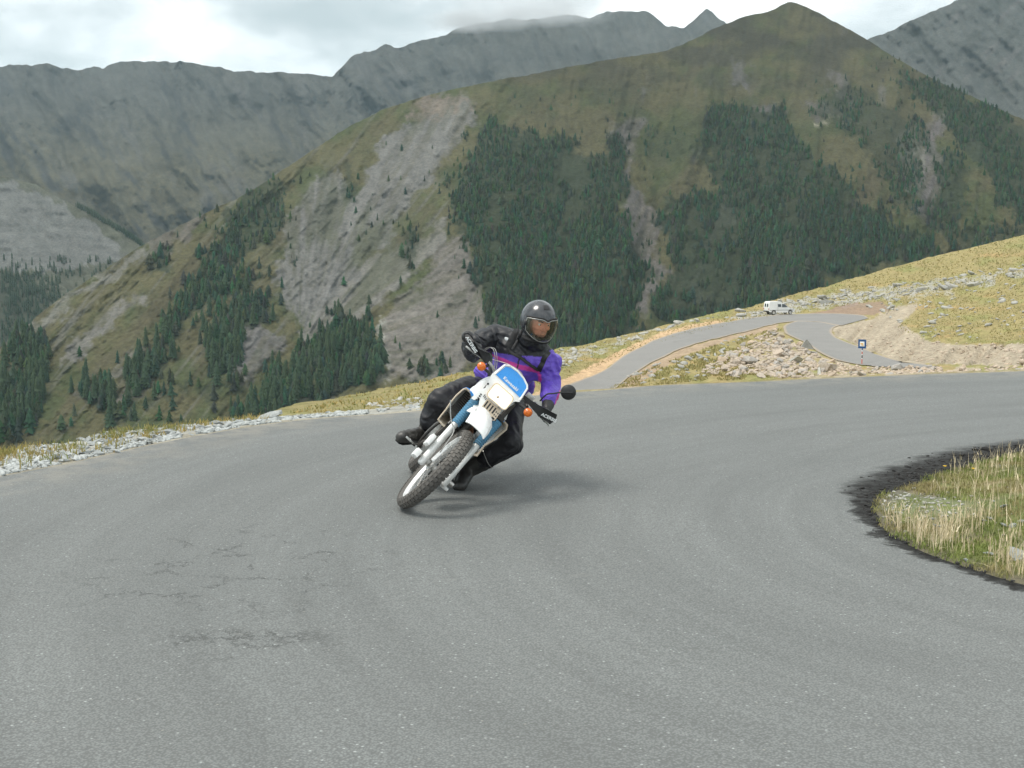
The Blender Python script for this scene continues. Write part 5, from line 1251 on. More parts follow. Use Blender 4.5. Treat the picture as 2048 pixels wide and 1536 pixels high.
# hand guards
def guard(outl, X0, words, ta, tb, upv, mount):
    g = []
    P_ = P3(outl, X0, 0.0); cy = sum(p.y for p in P_) / len(P_)
    m = MB(); sg = 1 if cy > 0 else -1; yi = min(abs(p.y) for p in P_); yo = max(abs(p.y) for p in P_)
    def bend(p, th_=0.0):
        t = (abs(p.y) - yi) / (yo - yi); return Vector((p.x + 0.02 * math.sin(math.pi * t) - 0.16 * max(0, t - 0.72) ** 1.5 * 3 - th_, p.y, p.z))
    A = [m.b.verts.new(bend(p)) for p in P_]; Bv = [m.b.verts.new(bend(p, 0.012)) for p in P_]; n_ = len(A)
    m.b.faces.new(A); m.b.faces.new(Bv[::-1])
    for i in range(n_): m.b.faces.new((A[i], Bv[i], Bv[(i + 1) % n_], A[(i + 1) % n_]))
    bmesh.ops.triangulate(m.b, faces=[f for f in m.b.faces if len(f.verts) > 4])
    gd = m.out('hand_guard', M_black, bike, ang=40)
    a_, b_ = pick(*ta, X0), pick(*tb, X0)
    text3(words, a_ + Vector((0.022, 0, 0)), b_ + Vector((0.012, 0, 0)), upv, 0.032, M_letter, 'lettering', gd, 0.004, 0.025)
    m = MB(); m.curve(mount, 0.011, 8, 10); m.out('guard_bracket', M_black, gd)
    return gd
# right guard (left in the photograph) and left guard
upg = (pick(1000, 700, -.36) - pick(1010, 715, -.36)).normalized()
guard([(928,668),(936,666),(944,672),(950,684),(957,697),(968,702),(978,706),(982,716),(975,728),(967,722),(958,712),(948,706),(938,694),(929,680)], -0.34, 'ACERBIS', (930.5,674), (950,706), -F_ if False else Vector((0,0.6,0.8)), [(-0.36,-0.22,1.05), (-0.39,-0.2,1.06), (-0.41,-0.2,1.085)])
guard([(1048,790),(1062,800),(1078,810),(1092,817),(1107,826),(1115,831),(1113,842),(1106,848),(1095,845),(1083,836),(1070,824),(1056,808),(1046,797)], -0.34, 'ACERBIS', (1081,829.5), (1111,844.5), Vector((0, 0.35, 0.94)), [(-0.36,0.2,1.05), (-0.39,0.18,1.06), (-0.41,0.18,1.085)])
# left mirror: round back seen from the front, bent stalk
mp0 = pick(1137, 785, -0.42)
mir = empty('mirror'); mir.parent = bike
m = MB(); m.band(mp0, (1, 0, 0), [(0.0005, 0.016), (0.025, 0.013), (0.044, 0.006), (0.0535, -0.004), (0.055, -0.016), (0.0005, -0.016)], 32); m.out('mirror_shell', M_black, mir)
m = MB(); m.band(mp0 - Vector((0.017, 0, 0)), (1, 0, 0), [(0.0005, 0), (0.052, 0), (0.052, -0.002), (0.0005, -0.002)], 32); m.out('mirror_glass', M_mirror, mir)
m = MB(); m.curve([pick(1080, 802, -.41), pick(1085, 796, -.40), pick(1093, 789, -.39), pick(1106, 787, -.385), pick(1122, 785, -.385), pick(1145, 785.5, -.40)], 0.0055, 8, 20); m.out('mirror_stalk', M_black, mir)
# tank, side shrouds
m = MB(); m.ball((-0.60, 0, 0.90), (0.27, 0.150, 0.155), Matrix.Rotation(0.25, 3, 'Y'), 4); m.ball((-0.5, 0, 0.86), (0.2, 0.165, 0.12), None, 4); m.out('fuel_tank', M_white, bike)
def shroud(outl, sy, xf):
    Pf = [pick(x_, y_, xf) for x_, y_ in outl]; rows_ = []; nr_ = 7
    for i in range(nr_):
        t = i / (nr_ - 1); rows_.append([Vector((p.x - 0.42 * t, p.y * (1 - 0.35 * t ** 1.4), p.z * (1 - t) + (p.z * 0.75 + 0.80 * 0.25) * t)) for p in Pf])
    m = MB(); m.sheet(rows_, 0.006); sh = m.out('tank_shroud', M_white, bike, ang=40)
    m = MB(); m.tube([p for p in Pf], 0.0058, 8); m.out('shroud_lip', M_cream, sh)
    # aged inner lining
    m = MB(); cen = sum(Pf, Vector()) / len(Pf); m.sheet([[p.lerp(Vector((p.x, cen.y * 0.55, cen.z)), 0.045) + Vector((-0.004, 0, 0)) for p in r_] for r_ in rows_[:5]], 0.002); m.out('shroud_lining', M_cream, sh)
    # blue flash on the outside
    m = MB(); m.sheet([[p.lerp(Vector((p.x, 0, p.z)), -0.035) for p in r_[1:4]] for r_ in rows_[1:6]], 0.001); m.out('blue_stripe', M_blue, sh); return sh
shroud([(946,794),(940,783),(932,776.5),(926,779),(913,790.5),(902,804),(892,819),(883,830),(876,839),(885,850),(889,853)], -1, -0.36)
shroud([(992,838),(1000,840),(1009,843.5),(1014.5,850),(1012.5,859),(1003,867),(990,878),(980,885),(969,891.5),(961,902),(954,912),(949,911),(945,906)], 1, -0.40)
# blue corner flashes seen beside the mask
m = MB(); m.prism([pick(939,782,-.34), pick(943,784,-.34), pick(948,791,-.34), pick(943,793,-.34)], (-0.06, 0, 0)); m.out('blue_stripe', M_blue, bike, smooth=False)
m = MB(); m.prism([pick(998,837,-.36), pick(1004,840,-.36), pick(1009,844,-.36), pick(1002,843,-.36)], (-0.06, 0, 0)); m.out('blue_stripe', M_blue, bike, smooth=False)
m = MB(); m.prism([pick(1002,838,-.38), pick(1013,822,-.38), pick(1017,824,-.38), pick(1012,840,-.38)], (-0.2, 0, 0)); m.out('tank_edge', M_white, bike, smooth=False)
# radiator, frame and engine
m = MB(); m.box((-0.42, -0.12, 0.74), (0.035, 0.12, 0.22), Matrix.Rotation(-0.3, 3, 'Y'), 0.004)
for i in range(14): m.box((-0.40 - 0.0, -0.12, 0.64 + i * 0.015), (0.045, 0.115, 0.004), Matrix.Rotation(-0.3, 3, 'Y'))
m.out('radiator', M_dark, bike)
m = MB(); m.tube([(-0.36, 0, 0.99), (-0.30, 0, 0.86)], 0.032, 14); m.curve([(-0.35, 0, 0.93), (-0.44, 0, 0.6), (-0.5, 0, 0.40)], 0.022, 10)
for s_ in (-1, 1):
    m.curve([(-0.49, 0, 0.42), (-0.55, s_ * 0.08, 0.33), (-0.95, s_ * 0.09, 0.31), (-1.0, s_ * 0.09, 0.5), (-0.85, s_ * 0.09, 0.80)], 0.014, 8); m.curve([(-0.36, 0, 0.97), (-0.65, s_ * 0.07, 0.86), (-1.5, s_ * 0.08, 0.90)], 0.014, 8)
m.out('frame', M_dark, bike)
eng = empty('engine'); eng.parent = bike
m = MB(); m.box((-0.72, 0, 0.42), (0.34, 0.24, 0.22), None, 0.04); m.out('crankcase', M_dark, eng)
for s_ in (-1, 1):
    m = MB(); m.band((-0.70, s_ * 0.12, 0.42), YAX, [(0.0005, 0), (0.11, 0), (0.105, s_ * 0.035), (0.06, s_ * 0.045), (0.0005, s_ * 0.045)], 28); m.out('engine_cover', M_alu if s_ < 0 else M_dark, eng)
m = MB(); m.tube([(-0.66, 0, 0.5), (-0.60, 0, 0.76)], 0.055, 16)
for i in range(9): c_ = Vector((-0.66 + 0.0065 * i, 0, 0.53 + 0.026 * i)); m.box(c_, (0.17, 0.17, 0.006), Matrix.Rotation(0.22, 3, 'Y'))
m.out('cylinder', M_dark, eng)
m = MB(); m.curve([(-0.53, 0.02, 0.66), (-0.42, 0.05, 0.62), (-0.40, 0.08, 0.52), (-0.48, 0.09, 0.42), (-0.66, -0.13, 0.40)], 0.026, 12); m.out('exhaust_pipe', M_rust, bike)
m = MB(); m.curve([(-0.80, -0.14, 0.45), (-1.05, -0.15, 0.60), (-1.50, -0.15, 0.78)], [0.03] * 6 + [0.05] * 18, 14); m.out('silencer', M_dark, bike)
m = MB(); m.sheet([[(-0.46, y_, 0.47) for y_ in (-0.1, 0, 0.1)], [(-0.50, y_, 0.33) for y_ in (-0.12, 0, 0.12)], [(-0.62, y_, 0.265) for y_ in (-0.12, 0, 0.12)], [(-0.95, y_, 0.265) for y_ in (-0.12, 0, 0.12)]], 0.006); m.out('skid_plate', M_alu, bike)
for s_ in (-1, 1):
    m = MB(); m.curve([(-1.0, s_ * 0.085, 0.40), (-1.2, s_ * 0.10, 0.36), (-1.40, s_ * 0.105, 0.33)], 0.022, 10); m.out('swingarm', M_alu, bike)
m = MB(); m.tube([(-1.38, -0.16, 0.33), (-1.38, 0.16, 0.33)], 0.014, 10); m.out('rear_axle', M_steel, bike)
m = MB(); m.ball((-1.08, 0, 0.875), (0.36, 0.125, 0.055), None, 3); m.out('seat', M_black, bike)
m = MB(); m.sheet([[(-1.35, y_, 0.93 - abs(y_) * .4) for y_ in (-.11, 0, .11)], [(-1.62, y_, 0.97 - abs(y_) * .4) for y_ in (-.10, 0, .10)], [(-1.85, y_, 0.90 - abs(y_) * .4) for y_ in (-.09, 0, .09)]], 0.006); m.out('rear_mudguard', M_white, bike)
m = MB(); m.box((-1.80, 0, 0.85), (0.05, 0.13, 0.08), None, 0.01); m.out('tail_light', pmat('red_lens', (0.5, 0.01, 0.01), 0.3), bike)
for s_ in (-1, 1):
    m = MB(); m.prism([(-0.98, s_ * 0.125, 0.80), (-1.25, s_ * 0.13, 0.82), (-1.2, s_ * 0.13, 0.60), (-0.98, s_ * 0.13, 0.56)], (0, s_ * 0.01, 0)); m.out('side_panel', M_white, bike)
PEG = {-1: pick(822, 884, -0.70), 1: pick(905, 965, -0.66)}
for s_ in (-1, 1):
    p = PEG[s_]; q = Vector((p.x - 0.03, s_ * 0.12, p.z + 0.03))
    m = MB(); m.tube([q, p + Vector((0, s_ * 0.02, 0))], [0.014, 0.012], 8); m.box(p, (0.05, 0.08, 0.012), None, 0.003); m.out('foot_peg', M_black, bike)
m = MB(); m.curve([Vector((-0.74, -0.13, 0.33)), pick(838, 888, -0.64), pick(826, 886, -0.55), pick(820, 879, -0.52)], 0.0065, 8); m.box(pick(817.5, 878, -0.52), (0.02, 0.05, 0.015), None, 0.003); m.out('brake_pedal', M_alu, bike)
m = MB(); m.curve([Vector((-0.72, 0.13, 0.36)), pick(892, 958, -0.58), pick(899, 959, -0.5)], 0.0065, 8); m.ball(pick(901.5, 958.5, -0.5), 0.011, sub=2); m.out('gear_lever', M_steel, bike)
m = MB(); m.curve([pick(837, 893, -.60), pick(846, 884, -.55), pick(862, 886, -.5), pick(880, 893, -.46)], 0.014, 10); m.curve([pick(838, 886, -.62), pick(852, 868, -.55), pick(872, 850, -.5), pick(886, 842, -.45)], 0.010, 8); m.out('crash_bar', M_dark, bike)
m = MB(); m.curve([pick(946, 906, -.42), pick(930, 920, -.46), pick(905, 945, -.52), pick(893, 958, -.6)], 0.012, 8); m.out('crash_bar', M_alu, bike)

# the front wheel and fork are turned slightly into the bend
_hd = Vector((-0.36, 0, 0.98)); _sx = Vector((-math.sin(rk), 0, math.cos(rk)))
SM_ = Matrix.Translation(_hd) @ Matrix.Rotation(0.06, 4, _sx) @ Matrix.Translation(-_hd)
for o in bike.children:
    if o.name.split('.')[0] in ('front_wheel', 'fork', 'brake_disc', 'fork_guard', 'axle', 'brake_caliper', 'axle_nut', 'triple_clamp'): o.matrix_local = SM_ @ o.matrix_local
# ================================================================== RIDER
def hull(b, p0, r0, p1, r1, sub=2):
    t = bmesh.new()
    for p, r in ((p0, r0), (p1, r1)): bmesh.ops.create_icosphere(t, subdivisions=sub, radius=r, matrix=Matrix.Translation(p))
    q = bmesh.ops.convex_hull(t, input=t.verts)
    kill = [g for g in q['geom_interior'] if isinstance(g, bmesh.types.BMVert)]
    bmesh.ops.delete(t, geom=kill, context='VERTS')
    me = bpy.data.meshes.new('tmp'); t.to_mesh(me); t.free(); b.from_mesh(me); bpy.data.meshes.remove(me)
def organic(name, prims, voxel=0.011, smooth=6):
    b = bmesh.new()
    for pr in prims:
        if pr[0] == 'c': hull(b, pr[1], pr[2], pr[3], pr[4])
        elif pr[0] == 'e':
            bmesh.ops.create_icosphere(b, subdivisions=3, radius=1.0, matrix=Matrix.Translation(pr[1]) @ (pr[3].to_4x4() if len(pr) > 3 else Matrix.Identity(4)) @ Matrix.Diagonal((*pr[2], 1)))
    me = bpy.data.meshes.new(name); b.to_mesh(me); b.free()
    o = bpy.data.objects.new(name, me); C.objects.link(o)
    m = o.modifiers.new('r', 'REMESH'); m.mode = 'VOXEL'; m.voxel_size = voxel
    m2 = o.modifiers.new('s', 'SMOOTH'); m2.factor = 0.6; m2.iterations = smooth
    dg = bpy.context.evaluated_depsgraph_get(); dg.update()
    out_ = bpy.data.meshes.new_from_object(o.evaluated_get(dg)); bpy.data.objects.remove(o); bpy.data.meshes.remove(me)
    out_.name = name; return out_
def coords(me):
    a_ = np.zeros(len(me.vertices) * 3); me.vertices.foreach_get('co', a_); return a_.reshape(-1, 3)
def normals(me):
    a_ = np.zeros(len(me.vertices) * 3); me.vertices.foreach_get('normal', a_); return a_.reshape(-1, 3)
def setco(me, a_): me.vertices.foreach_set('co', a_.astype(np.float32).ravel()); me.update()
def wrinkle(me, amp, sc, seed, ax_=None):
    P = coords(me); Nn = normals(me)
    u = P[:, 0] * 1.0 + P[:, 1] * 0.7; v_ = P[:, 2] * 1.0 - P[:, 1] * 0.45
    if ax_: u, v_ = u * ax_[0] + v_ * ax_[1], -u * ax_[1] + v_ * ax_[0]
    n = fbm(u / sc + 0.8 * vn(u / sc * .7, v_ / sc * .7, seed + 9), v_ / (sc * 2.6), 2, seed, 0.35)
    n = 1 - np.sqrt(n * n + 0.01) * 2.4; setco(me, P + Nn * (amp * np.clip(n, -1, 1))[:, None])
PORG = W((-0.95, 0, 0.86))
person = empty('person', PORG)
tag(person, 'rider in a black, purple and pink jacket and black full-face helmet leaning into the bend', 'person')
def pl(name, me, mats, parent=person, smooth=True):
    me.transform(Matrix.Translation(-PORG)); o = link(name, me, mats, parent, smooth); return o
def Vp(x_, y_, d_): return pt(x_, y_, d_)
# joints
HEAD = Vp(1077, 644, 9.10)
NECK = Vp(1070, 692, 9.22); CHEST = Vp(1046, 716, 9.30); WAIST = Vp(1012, 752, 9.48); PELV = Vp(996, 776, 9.58)
SR, ER, HR = Vp(991, 674, 9.30), Vp(947, 690, 9.21), W((-0.475, -0.345, 1.092))
SL, EL, HL_ = Vp(1102, 726, 9.28), Vp(1101, 772, 9.26), W((-0.475, 0.345, 1.092))
HPR, KR, AR = Vp(972, 786, 9.56), Vp(880, 800, 9.22), Vp(850, 866, 9.40)
HPL, KL, AL = Vp(1020, 806, 9.54), Vp(1026, 888, 9.16), Vp(938, 938, 9.30)
TR, TL = Vp(805, 868, 9.16), Vp(926, 972, 9.10)
# head frame: face turned to the inside of the bend and down
fz = Vector((math.sin(math.radians(24)), -math.cos(math.radians(24)), 0)); fz = (fz * math.cos(math.radians(15)) + Vector((0, 0, -math.sin(math.radians(15))))).normalized()
up_ = Vector((0.10, 0, 1)); up_ = (up_ - fz * up_.dot(fz)).normalized(); lf = up_.cross(fz).normalized()   # lf: rider's left
HM = Matrix((lf, fz * -1, up_)).transposed()        # local x = rider's left, -y = forward, z = up
def hp(x_, y_, z_): return HEAD + HM @ Vector((x_, -y_, z_))     # y forward
HR3 = HM
# continuous body under the clothes, with the face
WRR, WRL = HR + Vector((-0.01, 0.05, 0.035)), HL_ + Vector((0.01, 0.05, 0.035))
body = organic('body', [
 ('e', hp(0, 0.005, 0.01), (0.078, 0.098, 0.112), HM), ('e', hp(0, 0.045, -0.055), (0.052, 0.05, 0.052), HM), ('e', hp(0, 0.078, -0.088), (0.024, 0.018, 0.018), HM),
 ('c', hp(0, 0.098, 0.012), 0.009, hp(0, 0.116, -0.026), 0.0135), ('e', hp(0.012, 0.105, -0.03), (0.009, 0.009, 0.008), HM), ('e', hp(-0.012, 0.105, -0.03), (0.009, 0.009, 0.008), HM),
 ('c', hp(-0.034, 0.088, 0.028), 0.010, hp(0.034, 0.088, 0.028), 0.010), ('e', hp(0.04, 0.072, -0.02), (0.020, 0.02, 0.018), HM), ('e', hp(-0.04, 0.072, -0.02), (0.020, 0.02, 0.018), HM),
 ('c', hp(-0.016, 0.094, -0.055), 0.0075, hp(0.016, 0.094, -0.055), 0.0075), ('c', hp(-0.013, 0.093, -0.066), 0.008, hp(0.013, 0.093, -0.066), 0.008),
 ('e', hp(0.078, -0.01, -0.01), (0.01, 0.02, 0.03), HM), ('e', hp(-0.078, -0.01, -0.01), (0.01, 0.02, 0.03), HM),
 ('c', hp(0, -0.02, -0.06), 0.056, NECK, 0.06), ('c', NECK, 0.065, CHEST, 0.13), ('c', CHEST, 0.13, WAIST, 0.12), ('c', WAIST, 0.12, PELV, 0.125),
 ('c', NECK, 0.06, SR, 0.06), ('c', NECK, 0.06, SL, 0.06), ('c', SR, 0.055, ER, 0.042), ('c', ER, 0.040, WRR, 0.028), ('c', SL, 0.055, EL, 0.042), ('c', EL, 0.040, WRL, 0.028),
 ('c', HPR, 0.085, KR, 0.055), ('c', KR, 0.055, AR, 0.038), ('c', HPL, 0.085, KL, 0.055), ('c', KL, 0.055, AL, 0.038), ('c', HPR, 0.1, HPL, 0.1),
 ('c', AR, 0.036, TR.lerp(AR, .6), 0.028), ('c', AL, 0.036, TL.lerp(AL, .6), 0.028), ('c', WRR, 0.028, HR, 0.03), ('c', WRL, 0.028, HL_, 0.03)], 0.0062, 3)
sk = NT('skin'); v = sk.co(); c = sk.mix(sk.noise(v, 30, 5, 0.6), (0.66, 0.25, 0.17), (0.80, 0.35, 0.25))
stb = sk.attr('stubble', 'Fac'); c = sk.mix(sk.math('MULTIPLY', stb, 0.6), c, (0.10, 0.06, 0.045)); sk = sk.set(col=c, rough=0.5, spec=0.35)
Pb = coords(body); rel = (Pb - np.array(HEAD)) @ np.array(HM)
stub = np.exp(-((rel[:, 0]) / 0.030) ** 2) * np.exp(-((rel[:, 2] + 0.066) / 0.026) ** 2) * (rel[:, 1] < -0.03) * (1 - np.exp(-((rel[:, 2] + 0.060) / 0.006) ** 2 - (rel[:, 0] / .02) ** 2) * .7)
vflt(body, 'stubble', stub); bo = pl('body', body, sk)
M_eye = pmat('eye_white', (0.7, 0.66, 0.62), 0.2, var=0.03); M_iris = pmat('iris', (0.06, 0.04, 0.03), 0.15); M_brow = pmat('brow_hair', (0.055, 0.035, 0.022), 0.9)
for s_ in (-1, 1):
    m = MB(); m.ball(hp(s_ * 0.031, 0.083, 0.009) - PORG, 0.0125, sub=3); m.out('eye', M_eye, person)
    m = MB(); m.ball(hp(s_ * 0.031 + 0.002, 0.0935, 0.007) - PORG, (0.0052,) * 3, sub=2); m.out('iris', M_iris, bpy.data.objects['eye' if s_ < 0 else 'eye.001'])
    m = MB(); m.tube([hp(s_ * 0.014, 0.103, 0.026) - PORG, hp(s_ * 0.032, 0.101, 0.032) - PORG, hp(s_ * 0.05, 0.086, 0.028) - PORG], [0.003, 0.0042, 0.0025], 6); m.out('eyebrow', M_brow, person)
# jacket
jk = organic('jacket', [
 ('c', NECK + Vector((0, 0, -.01)), 0.085, CHEST, 0.175), ('c', CHEST, 0.18, WAIST, 0.155), ('c', WAIST, 0.155, PELV, 0.135),
 ('c', Vp(1034, 700, 9.26), 0.14, Vp(1068, 716, 9.24), 0.13), ('c', NECK, 0.085, SR, 0.088), ('c', NECK, 0.08, SL, 0.070),
 ('c', CHEST, 0.16, SR + Vector((.02, 0, -.05)), 0.09), ('c', CHEST, 0.15, SL + Vector((-.02, 0, -.06)), 0.085),
 ('c', SR, 0.090, Vp(962, 683, 9.22), 0.082), ('c', Vp(962, 683, 9.22), 0.084, ER, 0.082), ('c', ER, 0.084, Vp(948, 701, 9.13), 0.084), ('c', Vp(948, 701, 9.13), 0.080, WRR, 0.050),
 ('c', SL, 0.078, Vp(1100, 750, 9.27), 0.072), ('c', Vp(1100, 750, 9.27), 0.074, EL, 0.070), ('c', EL, 0.072, Vp(1099, 792, 9.14), 0.062), ('c', Vp(1099, 792, 9.14), 0.060, Vp(1099, 792, 9.14).lerp(WRL, 0.25), 0.054),
 ('c', WAIST, 0.14, Vp(955, 744, 9.62), 0.040), ('c', Vp(955, 744, 9.62), 0.040, Vp(985, 776, 9.58), 0.10), ('c', WAIST, 0.12, Vp(1048, 772, 9.46), 0.08),
 ('c', hp(-0.03, -0.02, -0.13), 0.075, NECK, 0.095)], 0.0068, 5)
wrinkle(jk, 0.010, 0.06, 201, (0.8, 0.6)); wrinkle(jk, 0.005, 0.032, 202, (0.5, 0.86))
Pj = coords(jk); oX = 1024 + Pj[:, 0] / 9.12 * FPX; _, vv9 = rays(1024, 768)
dzj = (Pj[:, 2] - CH) / 9.12; oY = 768 - ((dzj * _c + _s) / (_c - dzj * _s)) * FPX
jit = 0.7 * fbm(oX / 9, oY / 9, 2, 203); oXj, oYj = oX + jit, oY + 1.2 * jit
black = (oXj < 984) & ~((oXj < 974) & (oYj > 729) & (Pj[:, 1] > 9.35))
lineY = np.interp(oXj, [984, 1000, 1040, 1092, 1094, 1106, 1116, 1128], [706, 708, 711, 714, 706, 702, 706, 716]); black |= (oYj < lineY)
PINK = [(960,706),(984,711),(1000,716),(1034,728),(1052,732),(1071,736.5),(1078,743),(1083,752),(1084.5,764),(1080,772),(1080,782),(1077,792),(1071,794),(1071,776),(1076.5,769),(1077,757),(1076,749),(1062,744),(1044,740.5),(1033,736.5),(1000,724),(984,719),(960,713)]
pink = inpoly(oXj, oYj, PINK) | inpoly(oXj, oYj, [(1119,782),(1130,780),(1120,812),(1104,822)])
dark = (Pj[:, 1] < 9.13) & (Pj[:, 0] > 0) & (oY > 806)
col = np.zeros((len(Pj), 3)); col[:] = (0.14, 0.078, 0.52); col[black] = (0.013, 0.014, 0.018); col[pink & ~black] = (0.60, 0.055, 0.33)
zp = (np.abs(oX - (1041 - (oY - 705) * 0.2)) < 1.6) & (oY > 700) & (Pj[:, 1] < 9.3); col[zp] = (0.02, 0.018, 0.03)
col[zp | black] *= 1
vcol(jk, 'Col', col)
jm = NT('jacket_fabric'); v = jm.co(); c = jm.attr('Col'); c = jm.mix(1.0, c, jm.ramp(jm.noise(v, 18, 5, 0.6), (0.3, 0.82), (0.7, 1.15)), 'MULTIPLY')
wv = jm.noise(jm.co((1, 1, 1.8)), 13, 2.5, 0.45, 0.9); jm.set(col=c, rough=0.5, spec=0.45, normal=jm.bump(wv, 0.6, 0.02))
jo = pl('jacket', jk, jm.m)
# trousers
tr = organic('trousers', [
 ('c', HPR, 0.125, HPL, 0.125), ('c', HPR + Vector((-0.02, 0, 0.0)), 0.112, Vp(930, 780, 9.38), 0.102), ('c', Vp(930, 780, 9.38), 0.102, KR + Vector((.02, 0, .0)), 0.084), ('c', KR, 0.084, Vp(862, 835, 9.28), 0.080), ('c', Vp(862, 835, 9.28), 0.078, AR + Vector((.03, 0, .02)), 0.060),
 ('c', PELV, 0.12, Vp(975, 775, 9.6), 0.10),
 ('c', HPL, 0.12, Vp(1018, 850, 9.32), 0.098), ('c', Vp(1018, 850, 9.32), 0.098, KL + Vector((-.01, 0, .01)), 0.080), ('c', KL, 0.076, Vp(985, 908, 9.20), 0.080), ('c', Vp(985, 908, 9.20), 0.080, AL + Vector((.05, 0, .03)), 0.062)], 0.0105, 5)
wrinkle(tr, 0.011, 0.06, 211, (0.7, -0.7)); wrinkle(tr, 0.004, 0.034, 212, (0.3, 0.95))
tm_ = NT('trouser_fabric'); v = tm_.co(); c = tm_.mix(tm_.noise(v, 9, 6, 0.6), (0.008, 0.008, 0.010), (0.017, 0.017, 0.021)); tm_.set(col=c, rough=0.5, spec=0.4, normal=tm_.bump(tm_.noise(v, 12, 2.5, 0.45, 0.9), 0.6, 0.02))
pl('trousers', tr, tm_.m)
# boots
M_boot = pmat('boot_leather', (0.028, 0.027, 0.026), 0.45, scale=14, var=0.3, dirt=0.55, dirtcol=(0.10, 0.095, 0.085), bump=0.3)
M_sole = pmat('boot_sole', (0.014, 0.014, 0.014), 0.8)
for A, T, kn, nm in ((AR, TR, KR, 'boot'), (AL, TL, KL, 'boot')):
    d = (T - A).normalized(); upv = (kn - A).normalized(); dn_ = (upv * -1 + d * d.dot(upv)).normalized(); heel = A - d * 0.045 + dn_ * 0.055
    bt_ = organic('boot', [('c', A + upv * 0.13, 0.074, A, 0.062), ('c', A, 0.054, T - d * 0.07 + dn_ * 0.012, 0.042), ('c', A, 0.050, heel, 0.038), ('c', A + dn_ * 0.02 + d * 0.04, 0.046, T + dn_ * 0.028 - d * 0.05, 0.040), ('c', heel, 0.036, T + dn_ * 0.045 - d * 0.04, 0.036), ('e', T + dn_ * 0.030 - d * 0.03, (0.052, 0.052, 0.044)), ('c', A + dn_ * 0.015, 0.058, T + dn_ * 0.025 - d * 0.04, 0.047)], 0.0085, 3)
    wrinkle(bt_, 0.003, 0.03, 221); ob = pl('boot', bt_, M_boot)
    m = MB(); side = d.cross(dn_).normalized()
    h0, t0 = heel + dn_ * 0.036, T + dn_ * 0.078 - d * 0.035
    m.prism([p - PORG for p in (h0 - d * .035 + side * .03, h0 - d * .035 - side * .03, h0.lerp(t0, .4) - side * .026, t0 - side * .038, t0 + d * .035 - side * .02, t0 + d * .035 + side * .02, t0 + side * .038, h0.lerp(t0, .4) + side * .026)], dn_ * -0.016); m.out('sole', M_sole, ob)
    m = MB(); q = A + upv * 0.06 + Vector((0, -0.056, 0)); m.box(q - PORG, (0.05, 0.012, 0.03), None, 0.004); m.out('buckle', pmat('buckle', (0.2, 0.19, 0.18), 0.4), ob)
# gloves: palm over the grip, four fingers and a thumb closed round it
M_glove = pmat('glove_leather', (0.017, 0.017, 0.018), 0.5, scale=20, var=0.3, bump=0.4)
def glove(s_, wrist):
    gi, go = Vector((-0.445, s_ * 0.295, 1.09)), Vector((-0.50, s_ * 0.395, 1.077)); ax_ = (go - gi).normalized()
    ctr_ = gi.lerp(go, .5); back_ = Vector((-1, 0, 0)); back_ = (back_ - ax_ * back_.dot(ax_)).normalized(); upl = back_.cross(ax_).normalized()
    if upl.z < 0: upl = -upl
    pr = []; lens = (0.92, 1.0, 0.95, 0.8)
    wl = BI @ wrist; knL = []
    for i in range(4):
        c_ = gi + ax_ * (0.018 + 0.024 * i); k_ = lens[i]
        kn = c_ + upl * 0.034 + back_ * 0.002; j1 = c_ + upl * 0.026 - back_ * 0.032 * k_; j2 = c_ - upl * 0.012 - back_ * 0.031 * k_; j3 = c_ - upl * 0.028 - back_ * 0.004
        knL.append(kn); pr += [('c', kn, 0.0125, j1, 0.0115), ('c', j1, 0.0115, j2, 0.0105), ('c', j2, 0.0105, j3, 0.0095)]
    pc = ctr_ + back_ * 0.035 + upl * 0.03
    for kn in knL: pr.append(('c', kn, 0.0135, pc + ax_ * 0.0, 0.022))
    th0 = gi + back_ * 0.035 + upl * 0.008; th1 = gi - ax_ * 0.005 + back_ * 0.012 - upl * 0.024; th2 = gi + ax_ * 0.012 - back_ * 0.018 - upl * 0.028
    pr += [('c', pc, 0.02, th0, 0.016), ('c', th0, 0.015, th1, 0.0125), ('c', th1, 0.012, th2, 0.0105), ('c', pc, 0.026, wl, 0.034), ('c', wl, 0.036, wl + (wl - pc).normalized() * 0.06, 0.047)]
    g_ = organic('glove', pr, 0.0052, 2); g_.transform(BM); return pl('glove', g_, M_glove)
glove(-1, WRR); glove(1, WRL)
# helmet
M_shell = NT('helmet_shell'); v = M_shell.co(); c = M_shell.mix(M_shell.noise(v, 7, 4, 0.5), (0.016, 0.017, 0.020), (0.05, 0.055, 0.062))
M_shell.set(col=c, rough=M_shell.ramp(M_shell.noise(v, 9, 6, 0.7), (0.3, 0.16), (0.7, 0.34)), spec=0.5, coat=0.4); M_shell = M_shell.m
def hsurf(az, el, k=1.0, shell=True):
    """point of the helmet surface; az 0 = forward, el up"""
    x_, y_, z_ = math.sin(az) * math.cos(el), math.cos(az) * math.cos(el), math.sin(el)
    rx, ry, rz = 0.128, 0.150, 0.152
    px_, py_, pz_ = x_ * rx, y_ * ry, z_ * rz
    low = max(0.0, -z_)
    py_ += 0.030 * low * max(0, y_) * 1.6; px_ *= 1 - 0.20 * low ** 2; pz_ = max(pz_, -0.135) if y_ > 0 else max(pz_, -0.118)
    return hp(px_ * k, py_ * k - 0.008, pz_ * k + 0.004)
b = bmesh.new(); nA, nE = 72, 44; G = {}
hollow = []
for i in range(nA):
    for j in range(nE + 1):
        az = 2 * math.pi * i / nA; el_ = -1.15 + (math.pi / 2 + 1.15) * j / nE; G[i, j] = b.verts.new(hsurf(az, el_) - PORG)
